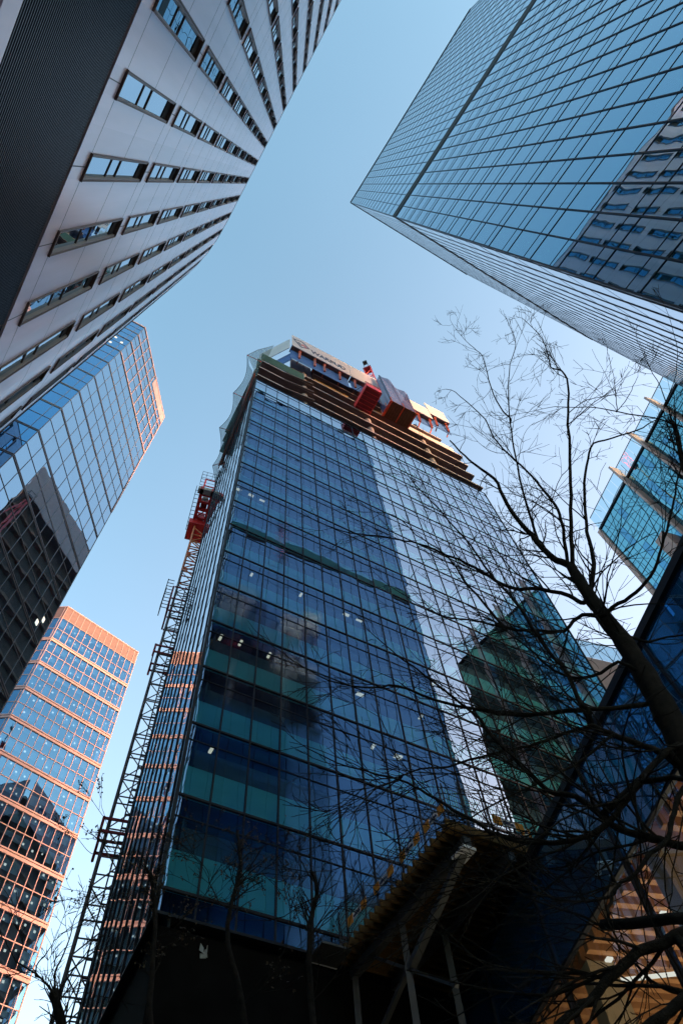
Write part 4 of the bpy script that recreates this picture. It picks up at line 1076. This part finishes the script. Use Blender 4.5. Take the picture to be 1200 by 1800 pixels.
# ================================================================== bare trees
TREES = {
 'main': [
  ('trunk', 0.19, 0.065, [(2.81,5.3,5.29),(2.84,5.27,5.78),(2.89,5.23,6.28),(2.93,5.19,6.82),(2.97,5.16,7.41),(2.97,5.14,7.92),(2.95,5.14,8.45),(2.95,5.13,8.96),(2.97,5.1,9.42)]),
  ('limb', 0.12, 0.03, [(2.97,5.1,9.42),(2.86,5.11,9.62),(2.78,5.1,9.89),(2.73,5.08,10.38),(2.67,5.06,10.9),(2.66,5.02,11.64),(2.68,4.96,12.29),(2.54,4.98,12.95),(2.45,4.97,13.46),(2.35,4.97,14.37)]),
  ('limb', 0.08, 0.012, [(2.96,5.1,9.28),(3.12,4.93,9.81),(3.22,4.79,10.12),(3.46,4.54,10.8),(3.69,4.28,11.46),(3.93,3.96,12.21),(4.13,3.66,12.77),(4.17,3.52,13.17),(4.09,3.52,13.52),(4.15,3.34,13.87),(4.22,3.15,14.59),(4.22,3.04,15.64)]),
  ('limb', 0.085, 0.02, [(2.91,5.13,8.64),(3.14,5.06,9.08),(3.29,5.02,9.47),(3.42,4.99,9.99),(3.54,4.97,10.37),(3.86,4.79,11.27),(4.12,4.63,11.8),(4.33,4.51,12.1),(4.54,4.37,11.87),(4.79,4.17,11.58),(4.98,4.02,11.47)]),
  ('limb', 0.065, 0.014, [(2.96,5.1,9.5),(3.12,4.94,10.17),(3.17,4.85,10.43),(3.18,4.77,10.78),(3.14,4.73,11.2),(3.11,4.69,11.81),(3.02,4.68,12.59),(2.98,4.65,13.37),(3.02,4.55,14.12),(2.95,4.53,14.91),(2.85,4.53,16.07),(2.72,4.55,16.48)]),
  ('limb', 0.05, 0.012, [(2.76,5.1,10.02),(2.84,5.03,10.72),(2.94,4.95,11.39),(3.1,4.82,12.32),(3.27,4.68,13.17),(3.47,4.51,14.07),(3.68,4.31,14.84),(3.99,3.99,15.77),(4.24,3.7,16.21),(4.41,3.45,17.36)]),
  ('limb', 0.04, 0.01, [(3.4,4.45,13.72),(3.37,4.43,14.16),(3.42,4.36,14.96),(3.57,4.2,16.11),(3.7,4.05,17.01),(3.68,4.03,17.73),(3.67,4.0,19.05),(3.73,3.9,20.65)]),
  ('limb', 0.075, 0.02, [(2.82,5.18,8.68),(2.75,5.19,8.89),(2.5,5.28,9.25),(2.17,5.4,9.56),(1.98,5.44,10.01),(1.77,5.48,10.5),(1.53,5.53,10.92),(1.19,5.58,11.51),(0.89,5.61,11.78),(0.53,5.63,12.09),(0.12,5.63,12.3),(-0.29,5.59,12.65)]),
  ('limb', 0.06, 0.018, [(2.24,5.24,6.93),(2.19,5.22,7.13),(2.2,5.17,7.51),(2.12,5.15,7.76),(2.07,5.13,8.3),(2.04,5.1,8.67),(1.95,5.09,9.13),(1.86,5.08,9.72),(1.8,5.06,10.32),(1.67,5.06,11.07),(1.54,5.05,11.84),(1.41,5.05,12.44),(1.29,5.04,13.35)]),
  ('limb', 0.07, 0.014, [(2.22,5.36,6.82),(2.21,5.32,6.99),(1.9,5.4,7.11),(1.57,5.47,7.23),(1.29,5.5,7.36),(0.99,5.53,7.55),(0.75,5.53,7.72),(0.37,5.53,8.03),(0.07,5.51,8.05),(-0.19,5.47,8.09),(-0.58,5.41,8.29),(-0.98,5.31,8.69)]),
  ('limb', 0.085, 0.02, [(2.3,5.1,5.17),(2.17,5.13,5.28),(2.03,5.16,5.38),(1.89,5.19,5.52),(1.81,5.19,5.68),(1.7,5.19,5.86),(1.54,5.22,5.94),(1.44,5.22,6.09),(1.35,5.21,6.3),(1.25,5.21,6.53),(1.16,5.21,6.79),(1.09,5.19,6.98),(0.97,5.19,7.23),(0.75,5.2,7.62),(0.62,5.19,7.86),(0.42,5.18,8.15)]),
  ('limb', 0.075, 0.016, [(2.24,5.02,5.79),(2.07,5.08,5.67),(1.84,5.15,5.51),(1.66,5.19,5.46),(1.46,5.23,5.46),(1.18,5.29,5.55),(0.95,5.32,5.68),(0.8,5.32,5.84),(0.64,5.33,6.0),(0.42,5.33,6.24),(0.26,5.33,6.4),(-0.0,5.32,6.53),(-0.41,5.28,6.73)]),
  ('limb', 0.07, 0.07, [(2.88,5.15,6.27),(2.57,5.14,6.09),(2.29,5.11,5.87)]),
  ('limb', 0.085, 0.06, [(2.73,5.23,6.06),(2.64,5.22,6.23),(2.49,5.24,6.39),(2.33,5.26,6.57),(2.18,5.27,6.73)]),
  ('limb', 0.045, 0.012, [(2.18,5.27,6.73),(1.92,5.33,6.73),(1.62,5.39,6.7),(1.37,5.42,6.71),(1.05,5.45,6.7),(0.71,5.47,6.65),(0.42,5.46,6.66),(0.12,5.44,6.58),(-0.16,5.4,6.58)]),
  ('limb', 0.04, 0.012, [(2.31,5.21,6.51),(1.98,5.29,6.35),(1.75,5.32,6.27),(1.5,5.34,6.19),(1.13,5.38,6.1),(0.78,5.39,5.96),(0.56,5.37,5.9)]),
  ('limb', 0.07, 0.02, [(2.8,5.08,8.27),(2.87,5.02,8.14),(3.07,4.9,8.18),(3.26,4.76,8.14),(3.45,4.61,8.22),(3.63,4.45,8.39),(3.82,4.28,8.62),(4.04,4.06,8.93),(4.2,3.87,9.17),(4.36,3.67,9.38)]),
  ('limb', 0.06, 0.012, [(2.66,5.15,8.36),(2.43,5.21,8.2),(2.2,5.26,8.34),(1.93,5.31,8.49),(1.73,5.33,8.68),(1.48,5.35,8.88),(1.21,5.36,9.03),(0.96,5.37,9.3),(0.64,5.36,9.81)]),
  ('limb', 0.05, 0.012, [(1.91,5.26,8.43),(1.78,5.26,8.6),(1.68,5.24,9.06),(1.55,5.22,9.65),(1.49,5.19,10.09),(1.36,5.17,10.52),(1.11,5.18,11.08),(0.85,5.18,11.89),(0.39,5.19,12.16)]),
  ('limb', 0.05, 0.012, [(2.7,5.02,7.31),(2.41,5.13,7.27),(2.2,5.19,7.39),(2.05,5.23,7.66),(1.96,5.23,8.0),(1.8,5.26,8.42),(1.63,5.28,8.87),(1.45,5.31,9.22)]),
  ('limb', 0.055, 0.012, [(2.96,5.1,7.92),(3.14,5.08,7.66),(3.32,5.06,7.64),(3.54,5.0,7.58),(3.78,4.91,7.56)]),
  ('limb', 0.06, 0.02, [(2.49,4.79,5.54),(2.36,4.81,5.4),(2.22,4.83,5.22),(2.1,4.83,5.06),(1.93,4.85,4.98),(1.77,4.87,4.86),(1.59,4.88,4.78),(1.47,4.87,4.62),(1.38,4.85,4.51),(1.25,4.84,4.59)]),
  ('limb', 0.085, 0.05, [(1.78,4.24,4.1),(1.65,4.27,4.05),(1.5,4.3,4.02),(1.35,4.32,4.0),(1.21,4.33,3.93),(1.1,4.34,3.87),(0.98,4.34,3.8),(0.85,4.34,3.74),(0.75,4.34,3.67)]),
  ('limb', 0.075, 0.06, [(1.62,4.2,3.75),(1.46,4.22,3.68),(1.32,4.23,3.62),(1.16,4.25,3.57)]),
  ('limb', 0.03, 0.012, [(1.67,4.5,3.79),(1.56,4.49,3.84),(1.46,4.47,3.87),(1.38,4.44,3.95),(1.32,4.41,4.06),(1.27,4.37,4.13),(1.21,4.33,4.17)]),
  ('limb', 0.03, 0.01, [(1.74,5.32,5.07),(1.58,5.32,4.99),(1.46,5.3,4.98),(1.32,5.29,4.98),(1.13,5.28,5.07),(1.03,5.25,5.13),(0.84,5.23,5.18),(0.62,5.21,5.24),(0.44,5.18,5.23)]),
  ('limb', 0.035, 0.012, [(1.67,5.24,5.5),(1.49,5.24,5.43),(1.3,5.24,5.38),(1.09,5.24,5.32),(0.86,5.23,5.24),(0.7,5.2,5.17),(0.53,5.17,5.15)]),
  ('limb', 0.03, 0.01, [(0.18,5.6,6.69),(0.06,5.4,6.5),(-0.12,5.2,6.22),(-0.3,4.99,5.81)]),
 ],
 'second': [
  ('limb', 0.06, 0.012, [(5.33,3.89,10.44),(5.24,3.95,10.79),(5.17,3.99,11.24),(5.11,4.02,11.57),(4.92,4.19,12.61),(4.8,4.29,13.2),(4.58,4.47,13.9),(4.45,4.55,14.31),(4.2,4.74,14.75),(3.85,4.99,15.37)]),
  ('trunk', 0.09, 0.05, [(4.3,5.0,7.78),(4.49,4.84,8.48),(4.65,4.68,9.19),(4.81,4.52,9.86),(5.03,4.27,10.65),(5.18,4.09,11.09),(5.24,4.01,11.37)]),
  ('limb', 0.045, 0.01, [(5.24,4.01,11.37),(5.29,3.87,11.62),(5.37,3.67,12.04),(5.43,3.49,12.58),(5.53,3.22,13.27)]),
  ('limb', 0.04, 0.01, [(5.01,4.3,10.52),(5.02,4.24,10.81),(5.1,4.1,11.1),(5.22,3.9,11.61),(5.45,3.52,11.78),(5.59,3.23,12.01),(5.71,2.96,12.37),(5.82,2.66,12.92)]),
  ('limb', 0.035, 0.009, [(4.95,4.21,12.66),(5.0,4.04,12.83),(5.03,3.87,12.96),(5.06,3.71,13.1),(5.17,3.43,13.66)]),
  ('limb', 0.03, 0.009, [(4.95,4.21,12.66),(5.07,3.9,12.5),(5.13,3.66,12.43),(5.11,3.51,12.3)]),
  ('limb', 0.04, 0.02, [(4.6,4.74,9.15),(4.66,4.61,9.72),(4.72,4.47,10.17),(4.73,4.38,10.38),(4.77,4.27,10.41)]),
 ],
 'left': [
  ('trunk', 0.16, 0.09, [(-3.68,8.76,5.49),(-3.9,8.66,5.94),(-4.09,8.58,6.32),(-4.23,8.5,6.6),(-4.35,8.45,6.84)]),
  ('limb', 0.07, 0.015, [(-4.27,8.49,6.66),(-4.35,8.33,6.81),(-4.49,8.14,6.88),(-4.66,7.93,6.93),(-4.79,7.74,7.07),(-4.87,7.57,7.15)]),
  ('limb', 0.06, 0.012, [(-4.35,8.45,6.84),(-4.37,8.39,7.09),(-4.32,8.37,7.21),(-4.29,8.34,7.48),(-4.28,8.3,7.64),(-4.23,8.28,7.68)]),
  ('limb', 0.06, 0.012, [(-4.32,8.46,6.78),(-4.27,8.57,7.04),(-4.23,8.67,7.3),(-4.17,8.79,7.51),(-4.06,8.92,7.69)]),
  ('limb', 0.05, 0.012, [(-4.59,8.32,6.99),(-4.57,8.27,7.11),(-4.48,8.26,7.22),(-4.43,8.23,7.32),(-4.35,8.22,7.41)]),
  ('limb', 0.04, 0.01, [(-4.71,8.02,6.98),(-4.67,7.93,7.13),(-4.67,7.81,7.2),(-4.58,7.75,7.25)]),
 ],
 'mid': [
  ('trunk', 0.16, 0.08, [(-3.58,10.4,6.13),(-3.64,10.38,6.67),(-3.74,10.34,7.35),(-3.8,10.32,7.8),(-3.85,10.3,8.29),(-3.92,10.28,8.83),(-4.02,10.24,9.31),(-4.14,10.19,9.71)]),
  ('limb', 0.06, 0.012, [(-4.04,10.23,9.41),(-4.21,10.1,9.71),(-4.4,9.96,9.85),(-4.58,9.81,9.83),(-4.79,9.65,9.79),(-4.95,9.5,9.65),(-5.14,9.34,9.8),(-5.21,9.23,9.81)]),
  ('limb', 0.05, 0.01, [(-4.14,10.19,9.71),(-4.02,10.15,9.94),(-3.83,10.14,10.07),(-3.56,10.15,10.27),(-3.26,10.17,10.29),(-2.93,10.19,10.07)]),
  ('limb', 0.045, 0.01, [(-3.94,10.27,8.83),(-4.12,10.09,9.02),(-4.32,9.9,9.12),(-4.51,9.7,8.99),(-4.81,9.45,8.83)]),
  ('limb', 0.04, 0.008, [(-4.67,9.85,9.87),(-4.75,9.62,10.05),(-4.82,9.4,10.23),(-4.87,9.19,10.36)]),
  ('limb', 0.05, 0.012, [(-3.88,10.29,8.56),(-3.63,10.29,8.61),(-3.4,10.29,8.9),(-3.19,10.27,9.1),(-3.07,10.21,9.3),(-3.23,10.08,9.59),(-3.43,9.92,9.73)]),
 ],
 'cen': [
  ('trunk', 0.15, 0.07, [(-2.03,9.79,5.71),(-2.13,9.77,6.27),(-2.23,9.75,6.85),(-2.34,9.72,7.35),(-2.48,9.69,7.73),(-2.55,9.67,8.06),(-2.54,9.67,8.41),(-2.48,9.69,8.78),(-2.42,9.7,9.13),(-2.49,9.69,9.5),(-2.53,9.68,9.83)]),
  ('limb', 0.05, 0.012, [(-2.54,9.67,8.41),(-2.7,9.57,8.5),(-2.83,9.47,8.73),(-2.88,9.39,8.92),(-3.11,9.25,9.16),(-3.26,9.14,9.25)]),
  ('limb', 0.05, 0.01, [(-2.5,9.68,9.39),(-2.28,9.63,9.48),(-1.99,9.6,9.51),(-1.7,9.55,9.5)]),
  ('limb', 0.05, 0.01, [(-2.48,9.69,8.78),(-2.22,9.68,8.93),(-1.99,9.66,8.93),(-1.71,9.65,8.83)]),
  ('limb', 0.045, 0.01, [(-2.48,9.69,9.39),(-2.66,9.57,9.6),(-2.87,9.44,9.59),(-3.06,9.31,9.43)]),
  ('limb', 0.05, 0.012, [(-2.28,9.74,7.06),(-2.03,9.76,7.4),(-1.8,9.78,7.61),(-1.68,9.77,7.91),(-1.63,9.75,8.32),(-1.72,9.71,8.68),(-1.64,9.69,8.95),(-1.49,9.69,9.23)]),
 ],
 'cen2': [
  ('trunk', 0.13, 0.07, [(-1.12,8.93,5.26),(-1.16,8.92,5.77),(-1.21,8.92,6.29),(-1.24,8.91,6.75),(-1.24,8.91,7.1),(-1.22,8.92,7.47),(-1.19,8.92,7.71),(-1.12,8.93,7.95),(-1.13,8.93,8.17),(-1.2,8.92,8.31)]),
  ('limb', 0.045, 0.012, [(-1.22,8.92,7.39),(-1.33,8.85,7.48),(-1.39,8.79,7.65),(-1.5,8.72,7.95),(-1.57,8.66,8.09)]),
  ('limb', 0.045, 0.01, [(-1.19,8.92,7.71),(-1.07,8.89,7.79),(-1.08,8.83,7.97),(-1.14,8.78,8.24),(-1.29,8.7,8.4)]),
  ('limb', 0.045, 0.01, [(-1.23,8.92,7.24),(-1.02,8.87,7.49),(-0.85,8.83,7.59),(-0.72,8.77,7.74)]),
  ('limb', 0.04, 0.01, [(-1.21,8.92,6.55),(-0.83,8.92,6.9),(-0.72,8.89,7.19),(-0.6,8.86,7.42),(-0.46,8.83,7.66),(-0.57,8.78,8.02)]),
 ],
}

def grow(mb, p, d, L, r, level, rnd, leaf=None):
    """one crooked shoot with its own side shoots"""
    n = max(3, int(L / 0.15)); n = min(n, 13)
    pts, rad = [p.copy()], [r]
    st = L / n
    bend = Vector((rnd.uniform(-1, 1), rnd.uniform(-1, 1), rnd.uniform(-.4, 1.0))) * 0.16
    for i in range(n):
        d = (d + bend * 0.6 + Vector((rnd.gauss(0, .11), rnd.gauss(0, .11), rnd.gauss(0, .11)))).normalized()
        p = p + d * st; pts.append(p.copy()); rad.append(r + (max(0.0026, r * 0.35) - r) * (i + 1) / n)
    mb.tube(pts, rad, 4 if r < 0.012 else 5, cap=False)
    if level > 0:
        k = rnd.randint(2, 4) if level > 1 else rnd.randint(1, 3)
        for _ in range(k):
            i = rnd.randint(1, n - 1)
            t = (pts[i + 1] - pts[i]).normalized(); s = t.orthogonal().normalized()
            s.rotate(Matrix.Rotation(rnd.uniform(0, 6.28), 3, t))
            nd = (t * rnd.uniform(.7, 1.2) + s * rnd.uniform(.4, .9) + Vector((0, 0, .12))).normalized()
            grow(mb, pts[i], nd, L * rnd.uniform(.35, .65), max(0.0034, rad[i] * .62), level - 1, rnd, leaf)
    if leaf is not None and rnd.random() < 0.75:
        for _ in range(2):
            q = pts[-1 - rnd.randint(0, 1)]; a = Vector((rnd.gauss(0, 1), rnd.gauss(0, 1), rnd.gauss(0, 1))).normalized() * rnd.uniform(.03, .06)
            b = a.orthogonal().normalized() * 0.018
            leaf.face([q, q + a * .5 + b, q + a, q + a * .5 - b])

def smooth_path(pts, sub=3):
    out = []
    n = len(pts)
    for i in range(n - 1):
        p0, p1, p2, p3 = pts[max(i - 1, 0)], pts[i], pts[i + 1], pts[min(i + 2, n - 1)]
        for k in range(sub):
            t = k / sub
            out.append(0.5 * ((2 * p1) + (p2 - p0) * t + (2 * p0 - 5 * p1 + 4 * p2 - p3) * t * t + (3 * p1 - p0 - 3 * p2 + p3) * t ** 3))
    out.append(pts[-1]); return out

def make_tree(key, label, seed, dens, tl, leafy=False, thick=1.0, group='bare street trees'):
    rnd = random.Random(seed)
    data = TREES[key]
    tr0 = [d for d in data if d[0] == 'trunk'][0]
    bx, by = tr0[3][0][0], tr0[3][0][1]
    root = thing('bare_tree', (bx, by, 0), label, 'tree', group)
    tw = MB(); lf_ = MB() if leafy else None
    allp = []
    for nm, ra, rb, pl in data:
        ra *= thick; rb = max(rb * thick, 0.008)
        pts = [Vector(p) for p in pl]
        if nm == 'trunk': pts = [Vector((bx, by, -0.05)), Vector((bx, by, pts[0].z * 0.5))] + pts
        if nm != 'trunk' and allp:
            q = min(allp, key=lambda a: (a - pts[0]).length)
            if 0.02 < (q - pts[0]).length < 1.1: pts = [q.copy()] + pts
        pts = smooth_path(pts)
        allp += pts
        n = len(pts)
        j = 0.005
        pts = [p + Vector((rnd.gauss(0, j), rnd.gauss(0, j), rnd.gauss(0, j))) if 0 < i < n - 1 else p for i, p in enumerate(pts)]
        rad = [ra + (rb - ra) * (i / (n - 1)) for i in range(n)]
        if nm == 'trunk': rad = [r * (1 + 0.06 * math.sin(i * 2.3)) for i, r in enumerate(rad)]
        else: rad = [r * 0.43 for r in rad]
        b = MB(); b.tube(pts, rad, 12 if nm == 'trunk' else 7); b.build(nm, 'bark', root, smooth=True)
        tot = sum((pts[i + 1] - pts[i]).length for i in range(n - 1))
        ns = int(tot * dens * (0.35 if nm == 'trunk' else (0.5 if pts[n // 2].z > 9.6 else 1)))
        for _ in range(ns):
            i = rnd.randint(int(n * (0.6 if nm == 'trunk' else 0.12)), n - 2)
            t = (pts[i + 1] - pts[i]).normalized(); s = t.orthogonal().normalized()
            s.rotate(Matrix.Rotation(rnd.uniform(0, 6.28), 3, t))
            nd = (t * rnd.uniform(.7, 1.3) + s * rnd.uniform(.45, 1.0) + Vector((0, 0, .15))).normalized()
            L = tl * rnd.uniform(.4, 1.15) * (1.15 - 0.5 * i / n)
            grow(tw, pts[i].copy(), nd, L, min(0.013, max(0.0045, rad[i] * .42)), 2, rnd, lf_)
        t = (pts[-1] - pts[-2]).normalized()
        if nm != 'trunk' and rb < 0.03:
            grow(tw, pts[-1].copy(), t, tl * .5, rad[-1], 2, rnd, lf_)
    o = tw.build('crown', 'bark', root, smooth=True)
    if lf_ and lf_.v: lf_.build('withered_leaves', 'leaf', root)
    return root
make_tree('main', 'large bare tree with thick dark trunk at the right edge, in front of the lobby', 21, 5.0, 1.4)
make_tree('second', 'slender bare tree at the right edge with a long level branch towards the sky gap', 22, 4.5, 1.0, False, 0.6)
make_tree('left', 'small bare tree in the bottom left corner against the banded tower', 23, 5.0, 0.8, False, 0.55)
make_tree('mid', 'small tree with a few withered leaves in front of the crane mast', 24, 5.0, 0.9, True, 0.36)
make_tree('cen', 'small bare tree in front of the left foot of the unfinished tower', 25, 5.0, 0.9, True, 0.34)
make_tree('cen2', 'small bare tree in front of the teal panels beside the protection deck', 26, 4.0, 0.8, False, 0.38)
